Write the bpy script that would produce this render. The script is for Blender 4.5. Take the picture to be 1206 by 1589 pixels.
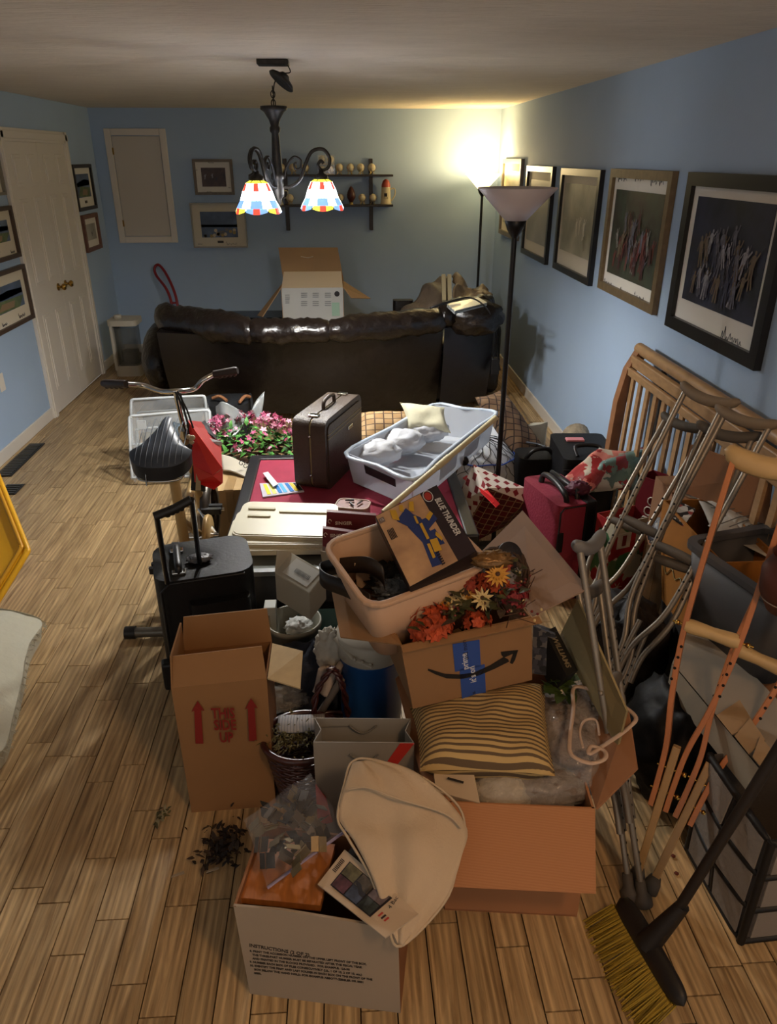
import bpy, math, random
from mathutils import Vector as V, Matrix, noise
R=math.radians; PI=math.pi
rnd=random.Random(7)
for o in list(bpy.data.objects): bpy.data.objects.remove(o)
SC=bpy.context.scene; COL=SC.collection
# ---- camera -------------------------------------------------------------
EYE=V((0,0,1.90)); PITCH=R(25.6); YAW=R(3.37); FPX=1150
cd=bpy.data.cameras.new('camera'); cam=bpy.data.objects.new('camera',cd); COL.objects.link(cam)
cam.location=EYE; cam.rotation_euler=(PI/2-PITCH,0,-YAW)
cd.sensor_fit='VERTICAL'; cd.sensor_height=36; cd.lens=FPX/1589*36; cd.clip_start=.02; cd.clip_end=60
SC.camera=cam
# ---- world, lights, exposure ---------------------------------------------
w=bpy.data.worlds.new('world'); SC.world=w; w.use_nodes=True
w.node_tree.nodes['Background'].inputs[0].default_value=(.85,.82,.78,1)
w.node_tree.nodes['Background'].inputs[1].default_value=.42
def lamp(name,loc,power,col,size,kind='POINT',rot=None,parent=None):
    l=bpy.data.lights.new(name,kind); l.energy=power; l.color=col
    if kind=='AREA': l.size=size
    else: l.shadow_soft_size=size
    o=bpy.data.objects.new(name,l); COL.objects.link(o); o.location=loc
    if rot: o.rotation_euler=rot
    if parent: o.parent=parent; o.location=V(loc)-parent.location
    return o
lamp('hall_ceiling_light',(.70,.02,2.22),26,(1,.62,.34),.10)
SC.view_settings.view_transform='Standard'; SC.view_settings.look='None'
SC.view_settings.gamma=1; SC.view_settings.use_curve_mapping=False
SC.view_settings.exposure=0.55
# ---- a pixel of the 1206x1589 frame to a real point at a chosen height / depth / side --------
def ray(x,y):
    u=x-603; v=794.5-y; up=v*math.cos(PITCH)-FPX*math.sin(PITCH); fw=FPX*math.cos(PITCH)+v*math.sin(PITCH)
    return V((u*math.cos(YAW)+fw*math.sin(YAW), fw*math.cos(YAW)-u*math.sin(YAW), up))
def P(x,y,z=0): r=ray(x,y); return EYE+r*((z-EYE.z)/r.z)
def PY(x,y,Y): r=ray(x,y); return EYE+r*(Y/r.y)
def PX(x,y,X): r=ray(x,y); return EYE+r*(X/r.x)
# ---- materials -------------------------------------------------------------
MATS={}
def hexc(c):
    if isinstance(c,str):
        c=[int(c[i:i+2],16)/255 for i in (0,2,4)]
        c=[x/12.92 if x<=.04045 else ((x+.055)/1.055)**2.4 for x in c]
    return (c[0],c[1],c[2],1)
def mat(name,col,rough=.6,metal=0,var=None,bump=None,coat=0,trans=0,alpha=1,emit=None,sheen=0,stretch=(1,1,1),coords='Object',spec=.5,ior=1.45):
    """var=(scale,amount[,colour2]) tone variation; bump=(scale,strength)"""
    if name in MATS: return MATS[name]
    m=bpy.data.materials.new(name); m.use_nodes=True; nt=m.node_tree; b=nt.nodes['Principled BSDF']
    c=hexc(col); b.inputs['Base Color'].default_value=c; b.inputs['Roughness'].default_value=rough
    b.inputs['Metallic'].default_value=metal; b.inputs['Specular IOR Level'].default_value=spec
    b.inputs['IOR'].default_value=ior
    if coat: b.inputs['Coat Weight'].default_value=coat; b.inputs['Coat Roughness'].default_value=.15
    if trans: b.inputs['Transmission Weight'].default_value=trans
    if alpha<1: b.inputs['Alpha'].default_value=alpha
    if sheen: b.inputs['Sheen Weight'].default_value=sheen
    if emit: b.inputs['Emission Color'].default_value=hexc(emit[0]); b.inputs['Emission Strength'].default_value=emit[1]
    if var or bump:
        tc=nt.nodes.new('ShaderNodeTexCoord'); mp=nt.nodes.new('ShaderNodeMapping'); mp.inputs['Scale'].default_value=stretch
        nt.links.new(tc.outputs[coords],mp.inputs[0])
    if var:
        n=nt.nodes.new('ShaderNodeTexNoise'); n.inputs['Scale'].default_value=var[0]; n.inputs['Detail'].default_value=6
        nt.links.new(mp.outputs[0],n.inputs[0]); r=nt.nodes.new('ShaderNodeValToRGB')
        a=var[1]; r.color_ramp.elements[0].position=.3; r.color_ramp.elements[1].position=.7
        r.color_ramp.elements[0].color=hexc(var[2]) if len(var)>2 else (c[0]*(1-a),c[1]*(1-a),c[2]*(1-a),1)
        r.color_ramp.elements[1].color=c if len(var)>2 else (min(1,c[0]*(1+a)),min(1,c[1]*(1+a)),min(1,c[2]*(1+a)),1)
        nt.links.new(n.outputs[0],r.inputs[0]); nt.links.new(r.outputs[0],b.inputs['Base Color'])
    if bump:
        n=nt.nodes.new('ShaderNodeTexNoise'); n.inputs['Scale'].default_value=bump[0]; n.inputs['Detail'].default_value=5
        nt.links.new(mp.outputs[0],n.inputs[0]); bp=nt.nodes.new('ShaderNodeBump'); bp.inputs['Strength'].default_value=bump[1]; bp.inputs['Distance'].default_value=.02
        nt.links.new(n.outputs[0],bp.inputs['Height']); nt.links.new(bp.outputs[0],b.inputs['Normal'])
    MATS[name]=m; return m
def stripes(name,c1,c2,freq,axis=0,width=.5,rough=.7,coord='UV',bump=0,rot=0):
    """stripes across one axis of the uv (metres)"""
    if name in MATS: return MATS[name]
    m=mat(name,c1,rough); nt=m.node_tree; b=nt.nodes['Principled BSDF']
    tc=nt.nodes.new('ShaderNodeTexCoord'); mp=nt.nodes.new('ShaderNodeMapping'); mp.inputs['Rotation'].default_value[2]=rot
    nt.links.new(tc.outputs[coord],mp.inputs[0]); sx=nt.nodes.new('ShaderNodeSeparateXYZ'); nt.links.new(mp.outputs[0],sx.inputs[0])
    mu=nt.nodes.new('ShaderNodeMath'); mu.operation='MULTIPLY'; mu.inputs[1].default_value=freq; nt.links.new(sx.outputs[axis],mu.inputs[0])
    fr=nt.nodes.new('ShaderNodeMath'); fr.operation='FRACT'; nt.links.new(mu.outputs[0],fr.inputs[0])
    gt=nt.nodes.new('ShaderNodeMath'); gt.operation='GREATER_THAN'; gt.inputs[1].default_value=width; nt.links.new(fr.outputs[0],gt.inputs[0])
    mx=nt.nodes.new('ShaderNodeMix'); mx.data_type='RGBA'; mx.inputs[6].default_value=hexc(c1); mx.inputs[7].default_value=hexc(c2)
    nt.links.new(gt.outputs[0],mx.inputs[0]); nt.links.new(mx.outputs[2],b.inputs['Base Color'])
    if bump:
        bp=nt.nodes.new('ShaderNodeBump'); bp.inputs['Strength'].default_value=bump; bp.inputs['Distance'].default_value=.002
        nt.links.new(gt.outputs[0],bp.inputs['Height']); nt.links.new(bp.outputs[0],b.inputs['Normal'])
    return m
def lattice(name,cell,cA,cB,line,lw=.12,rot=PI/4,rough=.6,stretch=(1,1,1),third=None):
    """squares of two colours parted by lines (uv in metres)"""
    if name in MATS: return MATS[name]
    m=mat(name,cA,rough); nt=m.node_tree; b=nt.nodes['Principled BSDF']; L=nt.links.new; N=nt.nodes.new
    tc=N('ShaderNodeTexCoord'); mp=N('ShaderNodeMapping'); mp.inputs['Rotation'].default_value[2]=rot; mp.inputs['Scale'].default_value=[s/cell for s in stretch]
    L(tc.outputs['UV'],mp.inputs[0]); ck=N('ShaderNodeTexChecker'); ck.inputs['Scale'].default_value=1; L(mp.outputs[0],ck.inputs[0])
    ck.inputs[1].default_value=hexc(cA); ck.inputs[2].default_value=hexc(cB)
    sx=N('ShaderNodeSeparateXYZ'); L(mp.outputs[0],sx.inputs[0]); ms=[]
    for k in (0,1):
        f=N('ShaderNodeMath'); f.operation='FRACT'; L(sx.outputs[k],f.inputs[0]); g=N('ShaderNodeMath'); g.operation='LESS_THAN'; g.inputs[1].default_value=lw; L(f.outputs[0],g.inputs[0]); ms.append(g)
    mxm=N('ShaderNodeMath'); mxm.operation='MAXIMUM'; L(ms[0].outputs[0],mxm.inputs[0]); L(ms[1].outputs[0],mxm.inputs[1])
    mx=N('ShaderNodeMix'); mx.data_type='RGBA'; L(mxm.outputs[0],mx.inputs[0]); L(ck.outputs[0],mx.inputs[6]); mx.inputs[7].default_value=hexc(line)
    L(mx.outputs[2],b.inputs['Base Color']); return m
def patches(name,cols,scale,rough=.5,stretch=(1,1,1),coords='UV',fine=0,dist='EUCLIDEAN'):
    """voronoi patches of several flat colours (printed paper)"""
    if name in MATS: return MATS[name]
    m=mat(name,cols[0],rough); nt=m.node_tree; b=nt.nodes['Principled BSDF']; L=nt.links.new; N=nt.nodes.new
    tc=N('ShaderNodeTexCoord'); mp=N('ShaderNodeMapping'); mp.inputs['Scale'].default_value=stretch; L(tc.outputs[coords],mp.inputs[0])
    src=mp.outputs[0]
    if fine:
        nz=N('ShaderNodeTexNoise'); nz.inputs['Scale'].default_value=scale*1.5; L(src,nz.inputs[0])
        ad=N('ShaderNodeMix'); ad.data_type='RGBA'; ad.blend_type='LINEAR_LIGHT'; ad.inputs[0].default_value=fine; L(src,ad.inputs[6]); L(nz.outputs[1],ad.inputs[7]); src=ad.outputs[2]
    v=N('ShaderNodeTexVoronoi'); v.inputs['Scale'].default_value=scale; v.distance=dist; L(src,v.inputs[0])
    sx=N('ShaderNodeSeparateColor'); L(v.outputs['Color'],sx.inputs[0]); r=N('ShaderNodeValToRGB'); r.color_ramp.interpolation='CONSTANT'
    n=len(cols); e=r.color_ramp.elements; e[0].color=hexc(cols[0]); e[1].position=1/n; e[1].color=hexc(cols[1])
    for i in range(2,n): k=e.new(i/n); k.color=hexc(cols[i])
    L(sx.outputs[0],r.inputs[0]); L(r.outputs[0],b.inputs['Base Color']); return m
# ---- mesh builder -------------------------------------------------------------
OFF={}
def tag(o,label=None,cat=None,group=None,kind=None):
    if label: o['label']=label
    if cat: o['category']=cat
    if group: o['group']=group
    if kind: o['kind']=kind
    return o
def thing(name,loc,label,cat,group=None):
    o=bpy.data.objects.new(name,None); o.empty_display_size=.05; COL.objects.link(o); o.location=loc; OFF[o.name]=V(loc)
    return tag(o,label,cat,group)
class M:
    def __init__(s,T=None): s.v=[]; s.f=[]; s.sm=[]; s.T=T or Matrix()
    def add(s,vs,fs,smooth=False):
        k=len(s.v); s.v+= [s.T@V(p) for p in vs]; s.f+=[[i+k for i in f] for f in fs]; s.sm+=[smooth]*len(fs); return s
    def box(s,c,d,T=None):
        x,y,z=d[0]/2,d[1]/2,d[2]/2; vs=[V((a*x,b*y,e*z)) for a,b,e in ((-1,-1,-1),(1,-1,-1),(1,1,-1),(-1,1,-1),(-1,-1,1),(1,-1,1),(1,1,1),(-1,1,1))]
        if T: vs=[T@v for v in vs]
        return s.hexa([v+V(c) for v in vs])
    def hexa(s,vs): # 4 bottom ccw, 4 top ccw
        return s.add(vs,[(3,2,1,0),(4,5,6,7),(0,1,5,4),(1,2,6,5),(2,3,7,6),(3,0,4,7)])
    def prism(s,poly,z0,z1):
        n=len(poly); vs=[(p[0],p[1],z0) for p in poly]+[(p[0],p[1],z1) for p in poly]
        return s.add(vs,[list(range(n))[::-1],list(range(n,2*n))]+[(i,(i+1)%n,n+(i+1)%n,n+i) for i in range(n)])
    def slab(s,pts,t):
        pts=[V(p) for p in pts]; n=V((0,0,0)); c=sum(pts,V((0,0,0)))/len(pts)
        for i in range(len(pts)): n+=(pts[i]-c).cross(pts[(i+1)%len(pts)]-c)
        n.normalize(); k=len(pts); vs=pts+[p-n*t for p in pts]
        return s.add(vs,[list(range(k)),list(range(k,2*k))[::-1]]+[(i,k+i,k+(i+1)%k,(i+1)%k) for i in range(k)])
    def tube(s,pts,r,seg=8,closed=False,cap=True,flat=1):
        pts=[V(p) for p in pts]; n=len(pts); rs=r if isinstance(r,(list,tuple)) else [r]*n; vs=[]; up=None
        for i,p in enumerate(pts):
            a=pts[i-1] if (i or closed) else p; b=pts[(i+1)%n] if (i<n-1 or closed) else p
            d=(b-a); d=d.normalized() if d.length>1e-9 else V((0,0,1))
            if up is None: up=V((0,0,1)) if abs(d.z)<.9 else V((0,1,0))
            x=up.cross(d); x=x.normalized() if x.length>1e-6 else V((1,0,0)); up=d.cross(x).normalized()
            for k in range(seg):
                t=2*PI*k/seg; vs.append(p+(x*math.cos(t)+up*math.sin(t)*flat)*rs[i])
        fs=[]
        for i in range(n if closed else n-1):
            j=(i+1)%n
            for k in range(seg): l=(k+1)%seg; fs.append((i*seg+k,i*seg+l,j*seg+l,j*seg+k))
        s.add(vs,fs,True)
        if cap and not closed: 
            s.add(vs[:seg],[list(range(seg))[::-1]]); s.add(vs[-seg:],[list(range(seg))])
        return s
    def lathe(s,prof,seg=24,c=(0,0,0),T=None,sx=1,sy=1,sc=0,ns=6):
        vs=[];c=V(c);n=len(prof)
        for r,z in prof:
            for k in range(seg):
                t=2*PI*k/seg; q=1+sc*math.cos(ns*t)*(1-(z-prof[-1][1])/((prof[0][1]-prof[-1][1]) or 1)) if sc else 1
                p=V((r*q*math.cos(t)*sx,r*q*math.sin(t)*sy,z)); vs.append((T@p if T else p)+c)
        fs=[(i*seg+k,i*seg+(k+1)%seg,(i+1)*seg+(k+1)%seg,(i+1)*seg+k) for i in range(n-1) for k in range(seg)]
        return s.add(vs,fs,True)
    def grid(s,nu,nv,fn,cu=False,cv=False,smooth=True):
        vs=[fn(i/(nu if cu else nu-1),j/(nv if cv else nv-1)) for j in range(nv) for i in range(nu)]
        fs=[(j*nu+i,j*nu+(i+1)%nu,((j+1)%nv)*nu+(i+1)%nu,((j+1)%nv)*nu+i) for j in range(nv if cv else nv-1) for i in range(nu if cu else nu-1)]
        return s.add(vs,fs,smooth)
    def sphere(s,c,r,seg=12,rings=8,sc=(1,1,1),fn=None):
        c=V(c)
        def g(u,v):
            a=2*PI*u; b=PI*(v-.5); d=V((math.cos(a)*math.cos(b),math.sin(a)*math.cos(b),math.sin(b))); q=fn(d) if fn else 1
            return c+V((d.x*sc[0],d.y*sc[1],d.z*sc[2]))*r*q
        return s.grid(seg,rings,g,cu=True)
    def build(s,name,m,parent=None,bevel=0,bseg=2,solid=0,sub=0,flip=False):
        off=OFF.get(parent.name,V((0,0,0))) if parent else V((0,0,0))
        me=bpy.data.meshes.new(name); me.from_pydata([p-off for p in s.v],[],s.f); 
        ms=m if isinstance(m,(list,tuple)) else [m]
        for q in ms: me.materials.append(q)
        me.polygons.foreach_set('use_smooth',s.sm)
        uv=me.uv_layers.new(name='uv')
        for p in me.polygons:
            c=[me.vertices[i].co for i in p.vertices]; a=c[0]; u=(c[1]-a)
            if u.length<1e-7: continue
            u.normalize(); w=p.normal.cross(u)
            for li,q in zip(p.loop_indices,c): d=q-a; uv.data[li].uv=(d.dot(u),d.dot(w))
        o=bpy.data.objects.new(name,me); COL.objects.link(o)
        if parent: o.parent=parent; OFF[o.name]=off
        else: OFF[o.name]=V((0,0,0))
        if solid: d=o.modifiers.new('s','SOLIDIFY'); d.thickness=solid; d.offset=0
        if sub: d=o.modifiers.new('u','SUBSURF'); d.levels=sub; d.render_levels=sub
        if bevel: d=o.modifiers.new('b','BEVEL'); d.width=bevel; d.segments=bseg; d.limit_method='ANGLE'; d.angle_limit=R(40)
        return o
def dup(root,loc=None,rot=None,label=None):
    def cp(o,par):
        c=o.copy(); COL.objects.link(c)
        if par: c.parent=par
        for ch in list(o.children): cp(ch,c)
        return c
    r=cp(root,None)
    if loc is not None: r.location=loc
    if rot is not None: r.rotation_euler=rot
    if label: r['label']=label
    return r
def bil(a,b,c,d): # a,b front; d,c back
    a,b,c,d=V(a),V(b),V(c),V(d); return lambda u,v:(a*(1-u)+b*u)*(1-v)+(d*(1-u)+c*u)*v
def nz(p,s,seed=0): return noise.noise(V(p)*s+V((seed*7.3,seed*3.1,seed)))
def cushion(m,a,b,c,d,thick,n=18,wr=.01,seed=1,pin=.06):
    f=bil(a,b,c,d); nrm=(V(b)-V(a)).cross(V(d)-V(a)).normalized()
    def side(sg):
        def g(u,v):
            uu,vv=2*u-1,2*v-1; q=max(0,(1-uu**4)*(1-vv**4))**.55
            e=1-pin*(1-abs(uu)**2)*abs(vv)**3; e2=1-pin*(1-abs(vv)**2)*abs(uu)**3
            p=f(.5+uu*.5*e2,.5+vv*.5*e); return p+nrm*sg*(thick/2*q+wr*nz(p,14,seed)*(.3+q))
        return g
    m.grid(n,n,side(1)); k=len(m.f); m.grid(n,n,side(-1)); m.f[k:]=[x[::-1] for x in m.f[k:]]
    return m
def sheet(m,fn,n=24,amp=.015,s=12,seed=0,nv=None):
    def g(u,v):
        p=V(fn(u,v)); return p+V((nz(p,s,seed),nz(p,s,seed+5),nz(p,s,seed+9)))*amp
    return m.grid(n,nv or n,g)
def crumple(m,c,r,sc=(1,1,1),amp=.25,s=3,seed=0,seg=28,rings=20):
    def fn(d): return 1+amp*nz(d,s,seed)+amp*.5*abs(nz(d,s*2.5,seed+3))
    return m.sphere(c,r,seg,rings,sc,fn)
def spline(pts,n=8,closed=False):
    pts=[V(p) for p in pts]; out=[]; N=len(pts)
    for i in range(N if closed else N-1):
        p0=pts[i-1] if (i or closed) else pts[0]; p1=pts[i]; p2=pts[(i+1)%N]; p3=pts[(i+2)%N] if (i+2<N or closed) else pts[-1]
        for k in range(n):
            t=k/n; out.append(.5*((2*p1)+(p2-p0)*t+(2*p0-5*p1+4*p2-p3)*t*t+(3*p1-p0-3*p2+p3)*t**3))
    if not closed: out.append(pts[-1])
    return out
def lettering(s,o,xd,yd,size,m,parent,name='lettering',align='LEFT',bold=0,sx=1,lift=.0015):
    """flat print: text mesh lying on the plane o, xd, yd"""
    cu=bpy.data.curves.new('t','FONT'); cu.body=s; cu.size=size; cu.align_x=align; cu.offset=bold; cu.extrude=.0002; cu.resolution_u=2
    t=bpy.data.objects.new('t',cu); COL.objects.link(t); dg=bpy.context.evaluated_depsgraph_get(); me=bpy.data.meshes.new_from_object(t.evaluated_get(dg))
    xd=V(xd).normalized(); yd=V(yd); yd=(yd-xd*yd.dot(xd)).normalized(); n=xd.cross(yd); off=OFF.get(parent.name,V((0,0,0)))
    for v in me.vertices: v.co=V(o)-off+xd*v.co.x*sx+yd*v.co.y+n*(v.co.z+lift)
    bpy.data.objects.remove(t); me.materials.clear(); me.materials.append(m)
    ob=bpy.data.objects.new(name,me); COL.objects.link(ob); ob.parent=parent; OFF[ob.name]=off; return ob
def frame(o,x,y): # matrix with origin o, x axis toward x, y axis roughly toward y
    o=V(o); a=(V(x)-o).normalized(); b=V(y)-o; b=(b-a*b.dot(a)).normalized(); c=a.cross(b)
    return Matrix(((a.x,b.x,c.x,o.x),(a.y,b.y,c.y,o.y),(a.z,b.z,c.z,o.z),(0,0,0,1)))
def rbox(m,c,d,r,seg=4,T=None,taper=1.0,top_open=False,z0=None):
    """rounded-rectangle prism, optionally tapered to the base"""
    x,y=d[0]/2,d[1]/2; ring=[]
    for q,(sx,sy) in enumerate(((1,1),(-1,1),(-1,-1),(1,-1))):
        for k in range(seg+1):
            t=PI/2*q+PI/2*k/seg; ring.append(((x-r)*sx+r*math.cos(t),(y-r)*sy+r*math.sin(t)))
    n=len(ring); vs=[V((a*taper,b*taper,-d[2]/2)) for a,b in ring]+[V((a,b,d[2]/2)) for a,b in ring]
    if T: vs=[T@v for v in vs]
    vs=[v+V(c) for v in vs]; fs=[(i,(i+1)%n,n+(i+1)%n,n+i) for i in range(n)]; m.add(vs,fs,True); m.add(vs[:n],[list(range(n))[::-1]])
    if not top_open: m.add(vs[n:],[list(range(n))])
    return m
def rring(m,d,r,w,h,z,T=None,seg=4):
    """rounded rectangular rim"""
    def ring(dx,dy,rr,zz):
        o=[]
        for q,(sx,sy) in enumerate(((1,1),(-1,1),(-1,-1),(1,-1))):
            for k in range(seg+1):
                t=PI/2*q+PI/2*k/seg; o.append(V(((dx/2-rr)*sx+rr*math.cos(t),(dy/2-rr)*sy+rr*math.sin(t),zz)))
        return o
    a=[ring(d[0],d[1],r,z),ring(d[0],d[1],r,z+h),ring(d[0]-2*w,d[1]-2*w,max(.004,r-w),z+h),ring(d[0]-2*w,d[1]-2*w,max(.004,r-w),z)]
    n=len(a[0]); vs=[p for q in a for p in q]
    if T: vs=[T@v for v in vs]
    return m.add(vs,[(j*n+i,j*n+(i+1)%n,((j+1)%4)*n+(i+1)%n,((j+1)%4)*n+i) for j in range(4) for i in range(n)],False)
# ================= the room ==================================================
XL,XR,YB,HC=-2.37,1.58,8.10,2.32
wallm=mat('wall_blue','A0B6D0',.75,var=(1.5,.04),bump=(120,.05))
ceilm=mat('ceiling_texture','DDD3C3',.9,var=(3,.05),bump=(14,.8),stretch=(1,4,1))
white=mat('white_paint','D6CFC4',.45); 
def st(o): o['kind']='structure'; return o
st(M().box((XL-.06,3.55,HC/2),(.12,9.3,HC)).build('wall_left',wallm))
st(M().box((XR+.06,3.55,HC/2),(.12,9.3,HC)).build('wall_right',wallm))
st(M().box(((XL+XR)/2,YB+.06,HC/2),(XR-XL+.24,.12,HC)).build('wall_back',wallm))
st(M().box(((XL+XR)/2,3.55,HC+.05),(XR-XL+.24,9.3,.1)).build('ceiling',ceilm))
# floor: oak strips along y
fm=bpy.data.materials.new('oak_strip'); fm.use_nodes=True; nt=fm.node_tree; L=nt.links.new; N=nt.nodes.new; b=nt.nodes['Principled BSDF']
oi=N('ShaderNodeObjectInfo'); ge=N('ShaderNodeNewGeometry'); ad=N('ShaderNodeMath'); ad.operation='ADD'; L(oi.outputs['Random'],ad.inputs[0]); L(ge.outputs['Random Per Island'],ad.inputs[1])
fr=N('ShaderNodeMath'); fr.operation='FRACT'; L(ad.outputs[0],fr.inputs[0]); mu=N('ShaderNodeMath'); mu.operation='MULTIPLY'; mu.inputs[1].default_value=37; L(fr.outputs[0],mu.inputs[0])
cx=N('ShaderNodeCombineXYZ'); L(mu.outputs[0],cx.inputs[0]); L(mu.outputs[0],cx.inputs[1]); va=N('ShaderNodeVectorMath'); L(ge.outputs['Position'],va.inputs[0]); L(cx.outputs[0],va.inputs[1])
mp=N('ShaderNodeMapping'); mp.inputs['Scale'].default_value=(36,2.0,1); L(va.outputs[0],mp.inputs[0])
gn=N('ShaderNodeTexNoise'); gn.inputs['Scale'].default_value=1; gn.inputs['Detail'].default_value=7; gn.inputs['Roughness'].default_value=.62; gn.inputs['Distortion'].default_value=1.6; L(mp.outputs[0],gn.inputs[0])
wv=N('ShaderNodeTexWave'); wv.inputs['Scale'].default_value=.42; wv.inputs['Distortion'].default_value=7; wv.inputs['Detail'].default_value=3; wv.inputs['Detail Scale'].default_value=1.1; L(mp.outputs[0],wv.inputs[0])
r1=N('ShaderNodeValToRGB'); e=r1.color_ramp.elements; e[0].position=.30; e[0].color=hexc('8C6E48'); e[1].position=.62; e[1].color=hexc('D0B283'); L(gn.outputs[0],r1.inputs[0])
mx=N('ShaderNodeMix'); mx.data_type='RGBA'; mx.blend_type='MULTIPLY'; mx.inputs[0].default_value=.28; L(r1.outputs[0],mx.inputs[6]); L(wv.outputs[0],mx.inputs[7])
r2=N('ShaderNodeValToRGB'); r2.color_ramp.elements[0].color=(.70,.68,.65,1); r2.color_ramp.elements[1].color=(1.0,1.0,1.0,1); L(fr.outputs[0],r2.inputs[0])
m2=N('ShaderNodeMix'); m2.data_type='RGBA'; m2.blend_type='MULTIPLY'; m2.inputs[0].default_value=.75; L(mx.outputs[2],m2.inputs[6]); L(r2.outputs[0],m2.inputs[7])
L(m2.outputs[2],b.inputs['Base Color']); b.inputs['Roughness'].default_value=.42; bp=N('ShaderNodeBump'); bp.inputs['Strength'].default_value=.12; L(gn.outputs[0],bp.inputs['Height']); L(bp.outputs[0],b.inputs['Normal'])
floor=M().box(((XL+XR)/2,3.55,-.03),(XR-XL,9.3,.04)).build('floor',mat('floor_gap','2E2012',.8)); st(floor)
PW=.0905; near=[]; far=M(); k0=int((XL+.636)/PW)-1
for k in range(k0,k0+48):
    x=-.636+k*PW; y=-.9+rnd.random()*.3
    if x>XR or x+PW<XL: continue
    while y<YB:
        l=rnd.choice((.30,.38,.45,.52,.6)); x0=max(x,XL); x1=min(x+PW,XR); y1=min(y+l,YB)
        if x1-x0>.01 and y1-y>.03:
            a=(x0+.0017,y+.0019,x1-.0017,y1-.0019)
            near.append((a if y1>.9 else None,a))
        y+=l
vis=sorted([q for q in near if q[0]],key=lambda q:math.hypot(q[1][0],q[1][1])+ (9 if abs((q[1][0]-.1)/(q[1][1]+.5))>.75 else 0))
sel=set(id(q) for q in vis[:300])
for q in near:
    a=q[1]; dz=rnd.uniform(-.0005,.0004); vs=[V((a[0],a[1],-.012)),V((a[2],a[1],-.012)),V((a[2],a[3],-.012)),V((a[0],a[3],-.012))]; vs+=[V((v.x,v.y,dz)) for v in vs]
    if id(q) in sel: M().hexa(vs).build('plank',fm,floor)
    else: far.hexa(vs)
tag(far.build('planks',fm,floor),kind='stuff')
# baseboards
def bb(name,x0,x1,y0,y1):
    st(M().box(((x0+x1)/2,(y0+y1)/2,.045),(x1-x0,y1-y0,.09)).build(name,white,bevel=.004))
bb('baseboard_left',XL,XL+.014,-.9,5.86); bb('baseboard_left',XL,XL+.014,7.29,YB); bb('baseboard_back',XL,XR,YB-.014,YB); bb('baseboard_right',XR-.014,XR,-.9,YB)
# door (bifold, six raised panels each side)
D0,D1,DT=5.86,7.29,2.09
c=thing('door_1',(XL,(D0+D1)/2,0),None,None); st(c)
for nm,(y,w,z,h) in dict(a=(D0+.045,.09,DT/2,DT),b=(D1-.045,.09,DT/2,DT)).items():
    M().box((XL+.014,y,z),(.028,w,h)).box((XL+.02,y-.0,z),(.03,w*.55,h)).build('door_casing',white,c,bevel=.004)
M().box((XL+.014,(D0+D1)/2,DT-.045),(.028,D1-D0,.09)).box((XL+.02,(D0+D1)/2,DT-.045),(.03,D1-D0,.05)).build('door_casing',white,c,bevel=.004)
mid=(D0+D1)/2; brass=mat('brass','B08A45',.25,1)
for (a,b_) in ((D0+.09,mid-.002),(mid+.002,D1-.09)):
    lf=M(); w=b_-a; lf.box((XL+.004,(a+b_)/2,DT/2-.04),(.016,w,DT-.1)); lf=lf.build('door_leaf',white,c)
    for z0,z1 in ((.18,.78),(1.0,1.62),(1.70,1.92)):
        for s in (0,1):
            y0=a+.09+s*(w/2-.03); y1=y0+w/2-.15
            M().box((XL+.013,(y0+y1)/2,(z0+z1)/2),(.008,y1-y0,z1-z0)).box((XL+.017,(y0+y1)/2,(z0+z1)/2),(.01,y1-y0-.05,z1-z0-.05)).build('door_panel',white,lf,bevel=.006,bseg=1)
for y in (mid-.09,mid+.09):
    T=Matrix.Rotation(PI/2,4,'Y'); M().lathe([(0,0),(.03,0),(.03,.006),(.011,.008),(.01,.03),(.022,.036),(.028,.05),(.022,.062),(0,.066)],16,(XL+.012,y,.93),T).build('door_knob',brass,c)
# access panel on back wall
t=thing('access_panel',(-1.955,YB,1.63),'tall white framed access hatch on the blue back wall','access panel')
for x in (-2.215,-1.695): M().box((x,YB-.012,1.63),(.06,.024,1.03)).build('panel_frame',white,t,bevel=.004)
for z in (1.145,2.115): M().box((-1.955,YB-.012,z),(.46,.024,.06)).build('panel_frame',white,t,bevel=.004)
M().box((-1.955,YB-.008,1.63),(.45,.014,.90)).build('panel_door',mat('hatch_paint','C4BDB2',.5),t,bevel=.003)
for z in (1.30,1.95): M().box((-2.182,YB-.018,z),(.012,.016,.06)).build('hinge',brass,t)
# switch plate, floor registers
t=M().box((XL+.004,PX(2,595,XL).y,.50),(.008,.075,.12)).build('outlet_plate',white,bevel=.003); tag(t,'white outlet plate low on the left blue wall at the photo edge','outlet')
for nm,(x,y,l),lab in (('floor_register',(-2.27,4.95,.62),'long dark metal floor register beside the left baseboard'),('floor_register',(-2.13,4.42,.16),'short dark floor vent nearer the camera by the yellow tote lid')):
    t=thing(nm,(x,y,0),lab,'vent'); dk=mat('register_metal','3A3733',.4,.7)
    M().box((x,y,.004),(.11,l,.006)).build('register_frame',dk,t); n=int(l/.03)
    for i in range(n): M().box((x,y-l/2+.03*(i+.5),.009),(.085,.012,.005)).build('louver',mat('louver_metal','6A655C',.35,.8),t)
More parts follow.
